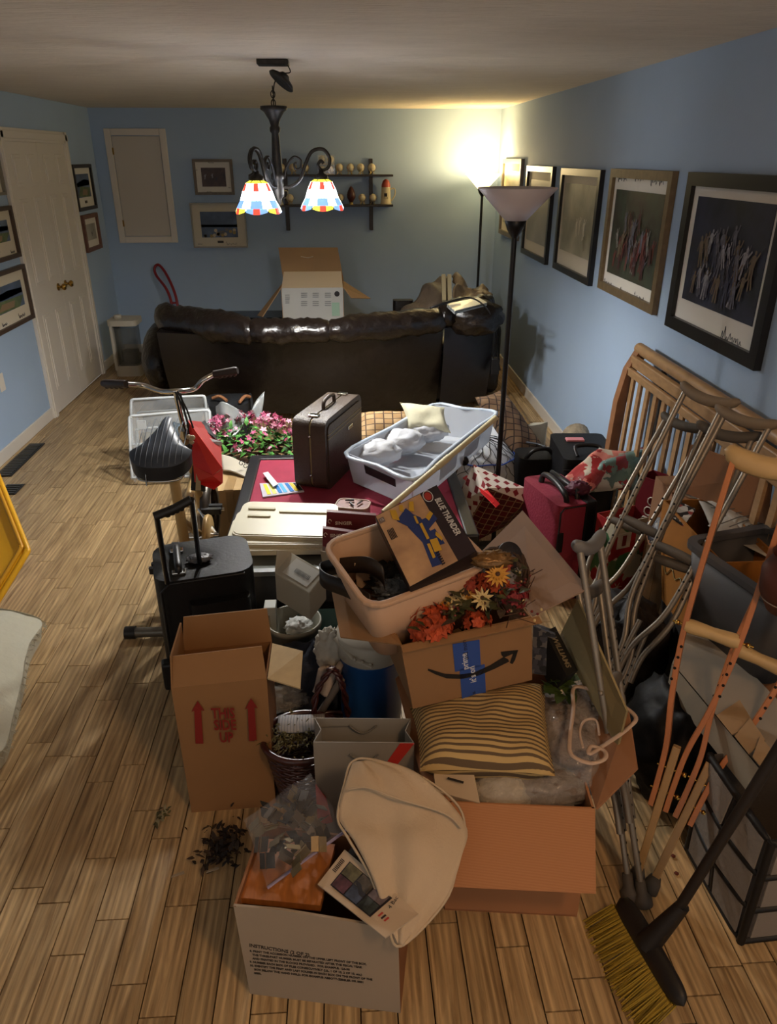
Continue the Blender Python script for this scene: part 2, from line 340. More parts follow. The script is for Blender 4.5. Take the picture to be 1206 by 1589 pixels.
# ================= wall pictures ==============================================
glass=mat('picture_glass','FFFFFF',.04,alpha=.10,spec=.9)
def figures(T,w,h,n,cols,parent,seed,big=1):
    r=random.Random(seed)
    for i in range(n):
        x=max(-.42,min(.42,r.gauss(0,.20)))*w; y=max(-.33,r.uniform(-.34,.22)-abs(x/w)*.6)*h; s=r.uniform(.08,.13)*h*big; m=M(T); an=r.uniform(-.35,.35)
        Q=Matrix.Translation((x,y,.004+.0002*i))@Matrix.Rotation(an,4,'Z')
        def poly(ps): m.add([Q@V((a*s,b*s,0)) for a,b in ps],[list(range(len(ps)))])
        poly([(-.28,.2),(.28,.2),(.33,1.0),(.15,1.15),(-.15,1.15),(-.33,1.0)]); poly([(-.26,.22),(-.02,.22),(-.1,-.9),(-.32,-.9)]); poly([(.02,.22),(.26,.22),(.38,-.8),(.15,-.85)])
        poly([(.3,1.05),(.42,.9),(.75,1.5),(.62,1.58)]); poly([(-.3,1.05),(-.42,.9),(-.7,.35),(-.58,.3)]); poly([(.17*math.cos(t*.785),1.35+.2*math.sin(t*.785)) for t in range(8)])
        m.build('player_figure',r.choice(cols),parent)
def picture(c,u,v,w,h,fw,fcol,mats,pcol,label,fd=.03,sig=None,n=0,cols=(),plaque=False,seed=1,mb=None,extra=None):
    """c centre on the wall, u horizontal unit, v up unit; n = out of the wall"""
    u=V(u);v=V(v);n_=u.cross(v); T=Matrix(((u.x,v.x,n_.x,c[0]),(u.y,v.y,n_.y,c[1]),(u.z,v.z,n_.z,c[2]),(0,0,0,1)))
    t=thing('framed_picture',c,label,'picture','framed pictures on the walls'); del t['group']
    for sx in (-1,1): M(T).hexa([V((sx*(w/2-fw),-h/2+fw,0)),V((sx*w/2,-h/2,0)),V((sx*w/2,h/2,0)),V((sx*(w/2-fw),h/2-fw,0)),V((sx*(w/2-fw),-h/2+fw,fd)),V((sx*w/2,-h/2,fd)),V((sx*w/2,h/2,fd)),V((sx*(w/2-fw),h/2-fw,fd))]).build('frame_rail',fcol,t)
    for sy in (-1,1): M(T).hexa([V((-w/2,sy*h/2,0)),V((w/2,sy*h/2,0)),V((w/2-fw,sy*(h/2-fw),0)),V((-w/2+fw,sy*(h/2-fw),0)),V((-w/2,sy*h/2,fd)),V((w/2,sy*h/2,fd)),V((w/2-fw,sy*(h/2-fw),fd)),V((-w/2+fw,sy*(h/2-fw),fd))]).build('frame_rail',fcol,t)
    M(T).box((0,0,.006),(w-fw*1.9,h-fw*1.9,.008)).build('mat_board',mats,t)
    mb=mb or (.07,.07,.1,.07) # l,r,b,t
    pw=w-2*fw-mb[0]-mb[1]; ph=h-2*fw-mb[2]-mb[3]; px=(mb[0]-mb[1])/2; py=(mb[2]-mb[3])/2
    T2=T@Matrix.Translation((px,py,.008)); pr=M(T2).box((0,0,.003),(pw,ph,.003)).build('print',pcol,t)
    if extra: extra(T2,pw,ph,pr)
    if n: figures(T2@Matrix.Translation((0,0,.002)),pw,ph,n,cols,pr,seed)
    ink=mat('signature_ink','1E2238',.5)
    r=random.Random(seed+3)
    for (sx,sy,sl) in (sig or ()):
        pts=[V((sx*w+sl*w*k/26,sy*h+ (math.sin(k*1.9)+.6*math.sin(k*.8+seed))*sl*w*.10*(1.5 if k<5 else .8),.013)) for k in range(27)]
        M(T).tube(pts,.0011,4).build('signature',ink,t)
    if plaque: M(T).box((px,-h/2+fw+mb[2]*.5,.012),(.06,.022,.004)).build('plaque',mat('plaque_dark','3A3226',.4),t)
    return t
black=mat('black_frame','1B1918',.35); walnut=mat('walnut_frame','4A3A2E',.45,var=(30,.15)); greyfr=mat('grey_frame','6F665C',.5,var=(25,.12)); silver=mat('silver_frame','8B8578',.35,.5)
cream=mat('cream_mat','CFC6B2',.7); offw=mat('offwhite_mat','DAD6CC',.7)
darkp=mat('dark_print','2B2F45',.5,var=(6,.5,'15161F')); greenp=mat('green_print','3F4A3A',.5,var=(8,.5,'3A2F2A')); palep=mat('pale_print','B9B39A',.5,var=(5,.3,'8A8772')); greyp=mat('grey_print','9A978C',.5,var=(3,.2))
U=(0,-1,0); ups=(0,0,1)
wf=[mat('uniform_white','8E8E96',.6,var=(60,.3)),mat('uniform_grey','5E5E6A',.6,var=(60,.3)),mat('uniform_tan','6A5C4C',.6),mat('uniform_navy','3A3D52',.6)]; rf=[mat('uniform_red','6E3A36',.6),mat('uniform_dim','7E7A76',.6,var=(60,.3)),wf[1],wf[2],mat('uniform_maroon','4A2A2C',.6)]
pf=[mat('uniform_pale','D6D0BB',.6),mat('uniform_drab','8F8A74',.6)]
def rw(y0,y1,z0,z1,**k): 
    return picture((XR-.001,(y0+y1)/2,(z0+z1)/2),U,ups,y1-y0,z1-z0,**k)
rw(2.69,3.55,1.165,1.84,fw=.055,fcol=black,mats=offw,pcol=darkp,label='large black framed signed print of players celebrating, nearest the camera on the right wall',n=46,cols=wf,sig=((.12,-.40,.2),),mb=(.05,.05,.09,.04),seed=5)
rw(3.72,4.60,1.18,1.84,fw=.045,fcol=mat('oak_frame','6B5A40',.5,var=(30,.15)),mats=offw,pcol=greenp,label='brown wood framed team print covered in signatures on the right wall',n=44,cols=rf,sig=((-.4,.43,.16),(-.1,.44,.14),(.15,.43,.2),(-.42,-.44,.15),(-.1,-.45,.14),(.15,-.44,.16)),mb=(.045,.045,.06,.06),seed=8)
rw(4.78,5.66,1.16,1.83,fw=.042,fcol=black,mats=cream,pcol=palep,label='black framed pale print of a lone ballplayer, third from the camera on the right wall',n=4,cols=pf,mb=(.05,.05,.10,.05),seed=3)
rw(5.89,6.73,1.15,1.835,fw=.04,fcol=black,mats=cream,pcol=greyp,label='narrow looking black framed print mostly blank grey, behind the near floor lamp shade',mb=(.06,.06,.08,.06))
rw(6.95,7.76,1.22,1.885,fw=.04,fcol=greyfr,mats=cream,pcol=palep,label='framed print nearest the lit corner lamp on the right wall',mb=(.06,.06,.07,.06))
# left wall: out = +x, so u = +y
def lw(y0,y1,z0,z1,**k): return picture((XL+.001,(y0+y1)/2,(z0+z1)/2),(0,1,0),ups,y1-y0,z1-z0,**k)
def stadium(seed):
    def f(T,w,h,par):
        M(T).box((0,h*.25,.003),(w,h*.5,.002)).build('sky',mat('print_sky','6D8CB5',.5,var=(12,.3,'9FB2CC')),par)
        M(T).add([V((-w/2,-h*.05,.0045)),V((w/2,h*.02,.0045)),V((w/2,h*.2,.0045)),V((w*.1,h*.28,.0045)),V((-w/2,h*.12,.0045))],[(0,1,2,3,4)]).build('stands',mat('print_stands','4A5468',.6,var=(60,.5)),par)
        M(T).add([V((-w*.5,-h*.45,.005)),V((w*.35,-h*.5,.005)),V((w*.5,-h*.1,.005)),V((-w*.3,-h*.02,.005))],[(0,1,2,3)]).build('ball_field',mat('print_field','5C6B48',.6,var=(20,.3)),par)
        M(T).add([V((-w*.2,-h*.4,.0055)),V((w*.2,-h*.42,.0055)),V((w*.25,-h*.18,.0055)),V((-w*.1,-h*.15,.0055))],[(0,1,2,3)]).build('infield',mat('print_dirt','8A7358',.6),par)
    return f
base=mat('print_base','50607A',.5,var=(9,.3))
lw(5.02,5.86,.80,1.19,fw=.028,fcol=walnut,mats=cream,pcol=base,label='lowest brown framed stadium print on the left wall, with two signatures',extra=stadium(1),sig=((-.15,-.38,.1),(.2,-.37,.14)),mb=(.07,.07,.09,.07))
lw(5.15,5.84,1.245,1.59,fw=.028,fcol=walnut,mats=cream,pcol=base,label='brown framed field print just above the lowest one left of the door',extra=stadium(2),plaque=True,sig=((.3,-.38,.1),),mb=(.07,.07,.09,.06))
lw(4.95,5.80,1.66,1.98,fw=.02,fcol=silver,mats=cream,pcol=base,label='topmost print left of the door, only its corner in view',extra=stadium(3),mb=(.06,.06,.07,.06))
lw(7.31,7.85,1.455,1.84,fw=.03,fcol=black,mats=offw,pcol=base,label='dark framed ballpark picture right of the white door, upper of two',extra=stadium(4),plaque=True,mb=(.06,.06,.08,.05))
lw(7.36,7.81,1.10,1.42,fw=.035,fcol=mat('red_wood_frame','6E4B3C',.5,var=(30,.15)),mats=offw,pcol=greyp,label='small reddish framed picture right of the white door, lower of two',n=5,cols=wf,mb=(.05,.05,.06,.05),seed=4)
def bw(x0,x1,z0,z1,**k): return picture(((x0+x1)/2,YB-.001,(z0+z1)/2),(1,0,0),ups,x1-x0,z1-z0,**k)
bw(-1.44,-1.055,1.56,1.88,fw=.025,fcol=greyfr,mats=offw,pcol=mat('team_print','3F3740',.5,var=(14,.5,'5A4A48')),label='grey framed signed photo print, upper of two on the back wall',n=3,cols=wf,sig=((-.1,.40,.14),(-.45,.2,.06),(.35,-.3,.06),(-.2,-.42,.12)),mb=(.05,.05,.05,.05),seed=6)
def garden(T,w,h,par):
    M(T).box((0,h*.22,.003),(w,h*.56,.002)).build('brick_wall',mat('print_wall','6C7074',.6,var=(30,.3)),par); M(T).box((0,-h*.05,.0035),(w,h*.1,.002)).build('lawn',mat('print_lawn','667048',.6),par)
    r=random.Random(2)
    for i in range(16): M(T).lathe([(0,.0),(h*.07,.0)],8,(0,0,0),Matrix.Translation((r.uniform(-.45,.45)*w,r.uniform(-.45,-.2)*h,.0055))).build('crowd_head',mat(['head_a','head_b','head_c'][i%3],['B5A68C','6B6A6E','93804F'][i%3],.6),par)
bw(-1.51,-.965,1.065,1.487,fw=.012,fcol=silver,mats=cream,pcol=base,label='thin silver framed outfield wall print, lower of two on the back wall',extra=garden,plaque=True,sig=((-.42,-.42,.08),(.1,-.42,.2)),mb=(.08,.08,.085,.07))
# ================= shelf with balls ===========================================
shm=mat('shelf_dark','2C241F',.4)
t=thing('wall_shelf',(-.06,YB,1.5),'two tier dark wall shelf holding baseballs on the back wall','shelf')
for z in (1.735,1.462): M().box((-.065,YB-.075,z),(1.16,.14,.018)).build('shelf_board',shm,t,bevel=.002)
for x in (-.545,.30): M().box((x,YB-.012,1.555),(.038,.024,.66)).build('bracket_upright',shm,t,bevel=.002)
ballm=mat('ball_leather','CFC4A4',.5,var=(8,.12)); stand=mat('ball_stand','B79F5E',.3,.3); clear=mat('clear_acrylic','FFFFFF',.05,alpha=.22,spec=.8)
stitch=mat('ball_stitch','8A3B2E',.6)
def ball_proto(z):
    o=thing('baseball',(0,0,0),'x','baseball','signed baseballs on little stands on the wall shelf')
    bl=M().sphere((0,0,.062),.037,16,12).build('ball',ballm,o)
    for sg in (-1,1): M().tube([V((sg*(.020+.012*math.cos(2*a)),.036*math.cos(a)*.9,.062+.036*math.sin(a)*.9)).lerp(V((0,0,.062)),-.0) for a in [2*PI*k/24 for k in range(24)]],.0012,4,closed=True).build('stitching',stitch,bl)
    for k in range(3): a=k*2*PI/3+.5; M().tube([(.03*math.cos(a),.03*math.sin(a),0),(.012*math.cos(a),.012*math.sin(a),.02),(.03*math.cos(a),.03*math.sin(a),.034)],.0035,5).build('stand_foot',stand,o)
    return o
bp=ball_proto(0); first=True; names=['left of the centre post','second','third']
tops=[(437,'first baseball on the top shelf, behind the lamp arm'),(455,'second baseball on the top shelf, behind the small scroll'),(474,'third baseball on the top shelf, seen through the lamp arm'),(527,'baseball on the top shelf just right of the clear cubes'),(544,'baseball on the top shelf, third from its right end'),(560,'baseball on the top shelf, second from its right end'),(577,'baseball on the top shelf above the right bracket, rightmost')]
lows=[(450,'baseball on the lower shelf, leftmost, half behind the left lamp shade'),(528,'baseball on the lower shelf just left of the brown football'),(562,'baseball on the lower shelf just right of the brown football'),(579,'baseball on the lower shelf beside the steam-shaped mug, rightmost')]
lows[3]=(579,'baseball on the lower shelf beside the tall cream stein')
for (px,lab),z in [(q,1.744) for q in tops]+[(q,1.471) for q in lows]:
    x=PY(px,270 if z>1.6 else 310,YB-.08).x
    if first: bp.location=(x,YB-.08,z); bp['label']=lab; first=False
    else: dup(bp,(x,YB-.08,z),(0,0,rnd.random()*6),lab)
cubes=[((500,262),0,'lower left'),((513,262),0,'lower right'),((500,248),1,'upper left'),((513,248),1,'upper right')]
for (px,py),lv,nm in cubes:
    x=PY(px,py,YB-.08).x; z=1.745+lv*.088
    t=thing('display_cube',(x,YB-.08,z),f'clear ball display cube, {nm} of the four stacked on the top shelf','display case')
    M().box((x,YB-.08,z+.042),(.082,.082,.084)).build('acrylic_case',clear,t); M().box((x,YB-.08,z+.004),(.07,.07,.006)).build('cube_base',stand,t)
    tag(M().sphere((x,YB-.08,z+.045),.034,12,8).build('baseball',ballm),f'baseball inside the {nm} clear cube on the top shelf','baseball')
x=PY(545,300,YB-.08).x
t=thing('football',(x,YB-.08,1.471),'small brown football standing on end on the lower shelf','football')
M().lathe([(0,0),(.02,.02),(.04,.055),(.043,.08),(.036,.11),(.018,.145),(0,.165)],14,(x,YB-.08,1.478)).build('ball',mat('football_leather','4A2622',.4),t); M().lathe([(.03,0),(.012,.008),(.022,.022)],10,(x,YB-.08,1.471)).build('ball_cup',stand,t)
x=PY(599,300,YB-.08).x
t=thing('stein',(x,YB-.08,1.471),'tall cream stein with a red domed lid at the right end of the lower shelf','stein'); sm=mat('stein_cream','C9BC98',.45)
M().lathe([(0,0),(.056,0),(.056,.01),(.05,.02),(.044,.15),(.046,.16),(0,.16)],20,(x,YB-.08,1.471)).build('body',sm,t); M().lathe([(.044,.16),(.042,.185),(.03,.215),(.012,.23),(0,.232)],16,(x,YB-.08,1.471)).build('lid',mat('stein_red','B25140',.4),t)
M().tube(spline([(x+.045,YB-.08,1.61),(x+.085,YB-.08,1.615),(x+.09,YB-.08,1.56),(x+.05,YB-.08,1.50)],6),.007,6).build('handle',sm,t)
ink=mat('print_black','231F20',.6)
M().box((x-.005,YB-.08-.0475,1.56),(.03,.003,.03)).build('emblem',ink,t); lettering('CLUB',(x-.025,YB-.1285,1.525),(1,0,0),(0,0,1),.018,ink,t)
x=PY(434,302,YB-.08).x
t=thing('mug',(x,YB-.08,1.471),'white footed mug with a handle on the lower shelf, left of the lamp shade','mug'); mm=mat('mug_white','BDBBB2',.3)
M().lathe([(0,0),(.04,0),(.03,.02),(.025,.05),(.045,.07),(.05,.14),(.042,.14)],18,(x,YB-.08,1.471)).build('body',mm,t); M().tube(spline([(x+.045,YB-.08,1.60),(x+.08,YB-.08,1.59),(x+.07,YB-.08,1.54),(x+.04,YB-.08,1.53)],5),.006,6).build('handle',mm,t)
# ================= chandelier =================================================
iron=mat('chandelier_iron','2E2C2A',.45,.6,var=(40,.3))
CX,CY=-.32,4.17
t=thing('chandelier',(CX,CY,HC),'dark iron chandelier with lit stained glass shades hanging from the ceiling','chandelier')
M().box((CX+.01,CY,HC-.012),(.15,.11,.022)).build('junction_plate',iron,t,bevel=.003)
T=Matrix.Rotation(R(38),4,'Y')@Matrix.Rotation(R(-12),4,'X')
M().lathe([(0,.03),(.02,.03),(.03,.018),(.062,.004),(.07,-.008),(.066,-.012),(0,-.006)],24,(CX+.05,CY-.02,HC-.085),T).build('canopy',iron,t)
M().tube(spline([(CX+.03,CY,HC-.02),(CX+.07,CY-.01,HC-.015),(CX+.09,CY,HC-.05),(CX+.05,CY,HC-.06),(CX+.01,CY,HC-.1),(CX,CY,HC-.2)],8),.003,5).build('wire',iron,t)
z=HC-.125
for k in range(4):
    pts=[(CX+(.010*math.cos(a) if k%2 else 0),CY+(0 if k%2 else .010*math.cos(a)),z-.019*k+.016*math.sin(a)) for a in [2*PI*i/12 for i in range(12)]]
    M().tube(pts,.0028,5,closed=True).build('chain_link',iron,t)
M().lathe([(0,2.125),(.066,2.125),(.066,2.11),(.05,2.10),(.028,2.065),(.02,2.04),(.026,2.03),(.026,2.015),(.018,2.005),(.02,1.97),(.024,1.88),(.026,1.83),(.034,1.82),(.034,1.80),(.024,1.79),(.03,1.76),(.028,1.72),(.012,1.70),(.014,1.685),(0,1.67)],20,(CX,CY,0)).build('stem',iron,t)
paneA=mat('glass_panel_lit','DDE6F2',.3,emit=('E6EEFF',9)); paneB=mat('glass_yellow_lit','E6D24E',.3,emit=('D9D040',1.6)); paneC=mat('glass_red_lit','D04A3A',.3,emit=('D84A38',1.2)); paneD=mat('glass_blue_lit','7FA8E0',.3,emit=('7CA8E8',1.0)); lead=mat('leading','2B3026',.5)
prof=[(.03,1.80),(.055,1.785),(.072,1.75),(.085,1.71),(.105,1.675),(.112,1.66)]
for ai,az in enumerate((7,127,247)):
    a=R(az); d=V((math.cos(a),math.sin(a),0)); c=V((CX,CY,0))
    def A(r,z): return c+d*r+V((0,0,z))
    M().tube(spline([A(.02,1.76),(A(.07,1.765)),A(.115,1.80),A(.145,1.87),A(.18,1.925),A(.235,1.935),A(.268,1.895),A(.258,1.85),A(.225,1.84),A(.208,1.862),A(.222,1.882),A(.236,1.87)],6),[.009]*40+[.008]*27,7).build('arm',iron,t)
    M().tube(spline([A(.03,1.80),A(.05,1.86),A(.085,1.90),A(.12,1.885),A(.118,1.85),A(.092,1.845),A(.088,1.868),A(.10,1.872)],6),.006,6).build('scroll',iron,t)
    sp=A(.222,0)
    M().lathe([(0,1.84),(.012,1.84),(.014,1.825),(.034,1.815),(.036,1.795),(.03,1.79),(0,1.79)],14,(sp.x,sp.y,0)).build('socket_cap',iron,t)
    if ai==1: continue
    sh=M().lathe([(.034,1.80),(.036,1.798)],12,(sp.x,sp.y,0)).build('lamp_shade',lead,t)
    NP=6
    for k in range(NP):
        a0=2*PI*k/NP+.05+.5*ai; a1=a0+2*PI/NP
        def pt(tt,i,sc=1.0):
            r,z=prof[i]; q=a0+(a1-a0)*tt
            if i==len(prof)-1: z-=.012*math.sin(PI*tt)
            return V((sp.x+r*sc*math.cos(q),sp.y+r*sc*math.sin(q),z))
        def strip(i0,i1,t0,t1,sc=1.0):
            m=M(); n=5
            vs=[pt(t0+(t1-t0)*j/n,i,sc) for i in range(i0,i1+1) for j in range(n+1)]
            return m.add(vs,[(i*(n+1)+j,i*(n+1)+j+1,(i+1)*(n+1)+j+1,(i+1)*(n+1)+j) for i in range(i1-i0) for j in range(n)],True)
        strip(0,1,.03,.97).build('glass_piece',paneB,sh); strip(1,4,.04,.96).build('glass_piece',paneA,sh); strip(4,5,.03,.97).build('glass_piece',paneD if k%2 else paneB,sh)
        strip(1,2,.32,.68,1.03).build('flower_glass',paneC,sh); strip(4,5,.36,.64,1.03).build('flower_glass',paneC,sh)
        strip(3,4,.22,.78,1.02).build('blue_glass_band',paneD,sh); M().tube([pt(0,i,1.01) for i in range(6)],.0022,4).build('leading',lead,sh)
    M().sphere((sp.x,sp.y,1.745),.026,12,8).build('bulb',mat('bulb_lit','FFFFFF',.3,emit=('F2F6FF',4)),t)
    l=lamp('bulb_light',(sp.x,sp.y,1.69),48,(1.0,.96,.90),.03,parent=t)
# ================= torchiere lamps =============================================
def torch(x,y,top,label,lit):
    t=thing('floor_lamp',(x,y,0),label,'floor lamp'); pm=mat('lamp_black','1A1817',.35,.3)
    M().lathe([(0,0),(.14,0),(.14,.012),(.03,.03),(.0,.03)],24,(x,y,0)).build('base',pm,t)
    M().tube([(x,y,.02),(x,y,top-.17)],.0125,10).build('pole',pm,t)
    M().lathe([(.012,top-.20),(.035,top-.165),(.048,top-.13),(.044,top-.125),(0,top-.125)],20,(x,y,0)).build('bowl_cup',pm,t)
    gm=mat('lit_bowl_glass','F3E4C0',.35,emit=('FFDD90',4)) if lit else mat('bowl_glass','C9BFC0',.35,spec=.4)
    M().lathe([(.03,top-.125),(.045,top-.13),(.17,top),(.167,top+.003),(.04,top-.118),(.03,top-.115)],32,(x,y,0)).build('bowl_shade',gm,t)
    if lit: M().sphere((x,y,top-.05),.028,12,8).build('bulb',mat('bulb_warm','FFFFFF',.3,emit=('FFE0A0',8)),t); lamp('uplight',(x,y,top+.03),19,(1,.72,.34),.06,parent=t)
    return t
q=PY(750,270,7.72); torch(q.x,q.y,q.z,'black torchiere floor lamp with a lit warm bowl in the far right corner',True)
torch(.752,3.404,1.78,'tall black torchiere floor lamp with an unlit pale bowl, nearer the camera',False)
# ================= sofa =========================================================
lea=mat('brown_leather','100A08',.38,bump=(9,.35),var=(3,.25),coat=.1); leat=mat('brown_leather_cushion','150E0B',.30,bump=(11,1.0),coat=.2)
def zt(px,py,z): return P(px,py,z)
L1=[P(243,516,.74),P(330,520,.74),P(430,522,.74),P(520,522,.74),P(610,518,.74),P(688,509,.74)]
t=thing('sofa',(-.2,6.1,0),'long dark brown leather reclining sofa seen from behind in front of the back wall','sofa')
top=spline(L1,6); 
def backf(u,v):
    i=u*(len(top)-1); k=min(int(i),len(top)-2); p=top[k].lerp(top[k+1],i-k); b=V((p.x*1.0,p.y+.32,.06))
    bul=V((0,-.05*math.sin(PI*v),0)); return b.lerp(p,v)+bul
M().grid(40,12,backf).grid(40,2,lambda u,v: backf(u,1)+V((0,.22*v,.0))).grid(2,12,lambda u,v:backf(0,v)+V((-.02*u,.25*u,0))).build('back_panel',lea,t)
sp2=[P(690,509,.74),P(730,505,.74),P(768,494,.76)]; tp2=spline(sp2,5)
def bf2(u,v):
    i=u*(len(tp2)-1); k=min(int(i),len(tp2)-2); p=tp2[k].lerp(tp2[k+1],i-k); b=V((p.x,p.y+.18,.06)); return b.lerp(p,v)+V((0,-.03*math.sin(PI*v),0))
M().grid(16,10,bf2).grid(2,10,lambda u,v:bf2(1,v)+V((0,.5*u,0))).grid(16,2,lambda u,v: bf2(u,1)+V((0,.3*v,.0))).build('end_panel',mat('dark_leather_panel','18161A',.4,bump=(9,.2)),t)
def roll(px0,px1,py0,py1,z,r,seed,name='back_cushion',hgt=1.0):
    a=P(px0,py0,z); b=P(px1,py1,z); m=M(); n=26
    def g(u,v):
        th=2*PI*v; q=(1-abs(2*u-1)**6)**.5; p=a.lerp(b,u); rr=r*(.55+.45*q)
        rr*=1+.20*nz(V((u*6,th*.6,seed)),1.6,seed)+.22*abs(nz(V((u*20,th*1.4,seed)),1.3,seed+2))+.10*nz(V((u*40,th*2,seed)),1.5,seed)
        return p+V((0,rr*1.25*math.cos(th)+.10,rr*hgt*math.sin(th)))
    return m.grid(n,16,g,cv=True)
for (x0,x1,y0,y1,z,r,sd) in ((238,390,496,518,.80,.105,1),(382,514,518,518,.80,.08,2),(506,694,518,501,.80,.09,3),(684,770,492,478,.84,.095,4)):
    roll(x0,x1,y0,y1,z,r,sd).build('back_cushion',leat,t)
# arms, base and seat beyond
al=P(238,560,.45); 
M().sphere((al.x-.02,6.45,.36),.30,20,14,(.62,1.6,1.0)).build('arm',leat,t)
M().box((-.1,6.55,.22),(2.5,1.0,.4)).build('base',lea,t,bevel=.03)
for k in range(3): crumple(M(),(-.95+.8*k,6.45,.46),.4,(1,1.1,.28),.08,2,k).build('seat_cushion',leat,t)
ar=P(765,520,.6); M().box((1.2,6.75,.34),(.26,1.1,.62)).build('arm',leat,t,bevel=.08,bseg=4)
q=PY(626,478,6.35); rbox(M(),(q.x,6.4,q.z-.02),(.17,.1,.16),.03).build('headrest',lea,t,bevel=.02,bseg=3)
# end recliner cushion bulk carrying the jacket
c0=P(740,470,.95)
crumple(M(),(c0.x+.02,c0.y+.25,.80),.17,(1.3,1.0,.8),.2,3,5).build('head_cushion',leat,t)
# jacket / coat heap on the sofa end
jm=mat('brown_jacket','5A4E42',.55,bump=(16,.6),var=(5,.25)); 
t=thing('jacket',(c0.x-.15,c0.y,.95),'rumpled brown jacket with tan lining draped over the right end of the sofa','jacket')
apex=PY(686,428,6.3); 
def jk(u,v):
    a=PY(618,492,6.15); b=PY(700,484,6.05); p=a.lerp(b,u); tp=PY(680+14*u,428+5*u,6.45); q=p.lerp(tp,v); q.y-=.10*math.sin(PI*v)*math.sin(PI*u); return q
sheet(M(),jk,22,.05,7,2).build('body',jm,t,solid=.015)
def jk2(u,v):
    a=PY(700,430,6.45); b=PY(757,452,6.35); p=a.lerp(b,u); lo=PY(712+48*u,476+4*u,6.1); q=p.lerp(lo,v); q.y-=.12*math.sin(PI*v); q.z+=.03*math.sin(9*u+4*v); return q
sheet(M(),jk2,24,.05,10,4).build('sleeve',mat('jacket_leather','7A6850',.4,bump=(14,.8),var=(6,.3)),t,solid=.015)
for px in (688,697): M().slab([PY(px-3,428,6.3),PY(px+3,428,6.3),PY(px+4,468,6.1),PY(px-2,468,6.1)],.02).build('zip_edge',mat('jacket_lining','B3A684',.6),t)
t=thing('laptop',P(728,473,.98),'flat silver grey laptop lying on the sofa end by the jacket','laptop')
a,b,c,d=P(706,485,.97),P(756,472,.97),P(742,464,.99),P(694,474,.99); M().slab([a,b,c,d],.012).build('base',mat('laptop_grey','8E9496',.35,.3),t); M().slab([p+V((0,0,.012)) for p in (a,b,c,d)],.008).build('lid',mat('laptop_lid','A8ACA8',.3,.3),t)
t=thing('power_cable',P(760,480,.9),'black charger cable hanging down the right end of the sofa','cable'); cab=mat('black_rubber','121112',.45)
M().tube(spline([P(716,463,1.02),P(692,471,1.01),P(668,478,1.0),P(690,470,1.03),P(728,462,1.04),P(752,475,1.0),PY(765,497,5.9),PY(770,525,5.85),PY(766,555,5.85)],6),.006,6).build('cord',cab,t)
M().box(PY(768,568,5.86),(.07,.05,.14)).build('adapter',cab,t,bevel=.01)
M().tube(spline([PY(773,522,5.83),PY(771,540,5.83),PY(776,575,5.84)],5),.005,5).build('plug_lead',cab,t)
# carton on the sofa
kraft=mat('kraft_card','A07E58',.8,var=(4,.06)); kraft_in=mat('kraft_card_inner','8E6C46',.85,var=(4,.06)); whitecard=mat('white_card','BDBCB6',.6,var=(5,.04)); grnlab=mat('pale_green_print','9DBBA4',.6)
t=thing('appliance_box',(-.26,6.5,.45),'open white printed carton standing on the sofa with its flaps up','box')
a=PY(437,447,6.35); b=PY(532,447,6.35); x0,x1=a.x,b.x; z1=a.z; z0=.47; y0,y1=6.35,6.72
M().box(((x0+x1)/2,y0,(z0+z1)/2),(x1-x0,.012,z1-z0)).build('front_wall',whitecard,t)
for x in (x0,x1): M().box((x,(y0+y1)/2,(z0+z1)/2),(.01,y1-y0,z1-z0)).build('side_wall',kraft,t)
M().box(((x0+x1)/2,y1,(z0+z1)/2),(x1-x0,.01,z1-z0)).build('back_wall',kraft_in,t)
M().slab([V((x0,y0,z1)),V((x1,y0,z1)),V((x1-.01,y0+.22,z1+.10)),V((x0+.01,y0+.22,z1+.10))],.006).build('flap',mat('cream_card','CBB89A',.7),t)
M().slab([V((x0-.01,y1,z1)),V((x1+.01,y1,z1)),PY(524,384,6.85),PY(432,384,6.85)],.006).build('flap',kraft,t)
M().slab([V((x1,y0+.02,z1)),V((x1,y1-.02,z1)),PY(575,464,6.55),PY(545,463,6.35)],.006).build('flap',kraft,t)
M().slab([V((x0,y1-.02,z1)),V((x0,y0+.02,z1)),PY(408,492,6.25),PY(400,490,6.5)],.006).build('flap',kraft,t)
def mark(px,py,w,h,m,nm='printed_mark',Y=6.341):
    q=PY(px,py,Y); M().box(q,(w,.003,h)).build(nm,m,t)
gi=mat('print_grey','5F6266',.6)
for (px,py,w) in ((466,455,.06),(484,455,.06),(503,455,.06),(466,468,.06),(484,468,.06),(503,468,.06),(443,458,.045),(443,464,.04)):
    for k in range(3): mark(px+(6 if w>.05 else 3),py+k*3,w*.85,.004,gi)
M().lathe([(0,0),(.022,0)],16,PY(523,456,6.338),Matrix.Rotation(PI/2,4,'X')).build('round_badge',ink,t); M().box(PY(521,480,6.341),(.065,.003,.11)).build('green_panel',grnlab,t,bevel=.02)
M().tube(spline([PY(467,398,6.80),PY(478,400,6.80),PY(486,398,6.80)],4),.003,4).build('smile_print',mat('print_pale','D8CDB8',.6),t)
# tv bench behind the sofa
t=thing('low_bench',(-.7,7.3,0),'low black bench behind the sofa, its far edge showing beside the carton','bench'); q=PY(400,492,7.2)
M().box((-.75,7.35,q.z-.015),(1.0,.36,.03)).build('bench_top',mat('black_lacquer','0E0E0F',.25),t)
for x in (-1.2,-.3): M().box((x,7.35,(q.z-.03)/2),(.04,.34,q.z-.03)).build('leg',MATS['black_lacquer'],t)
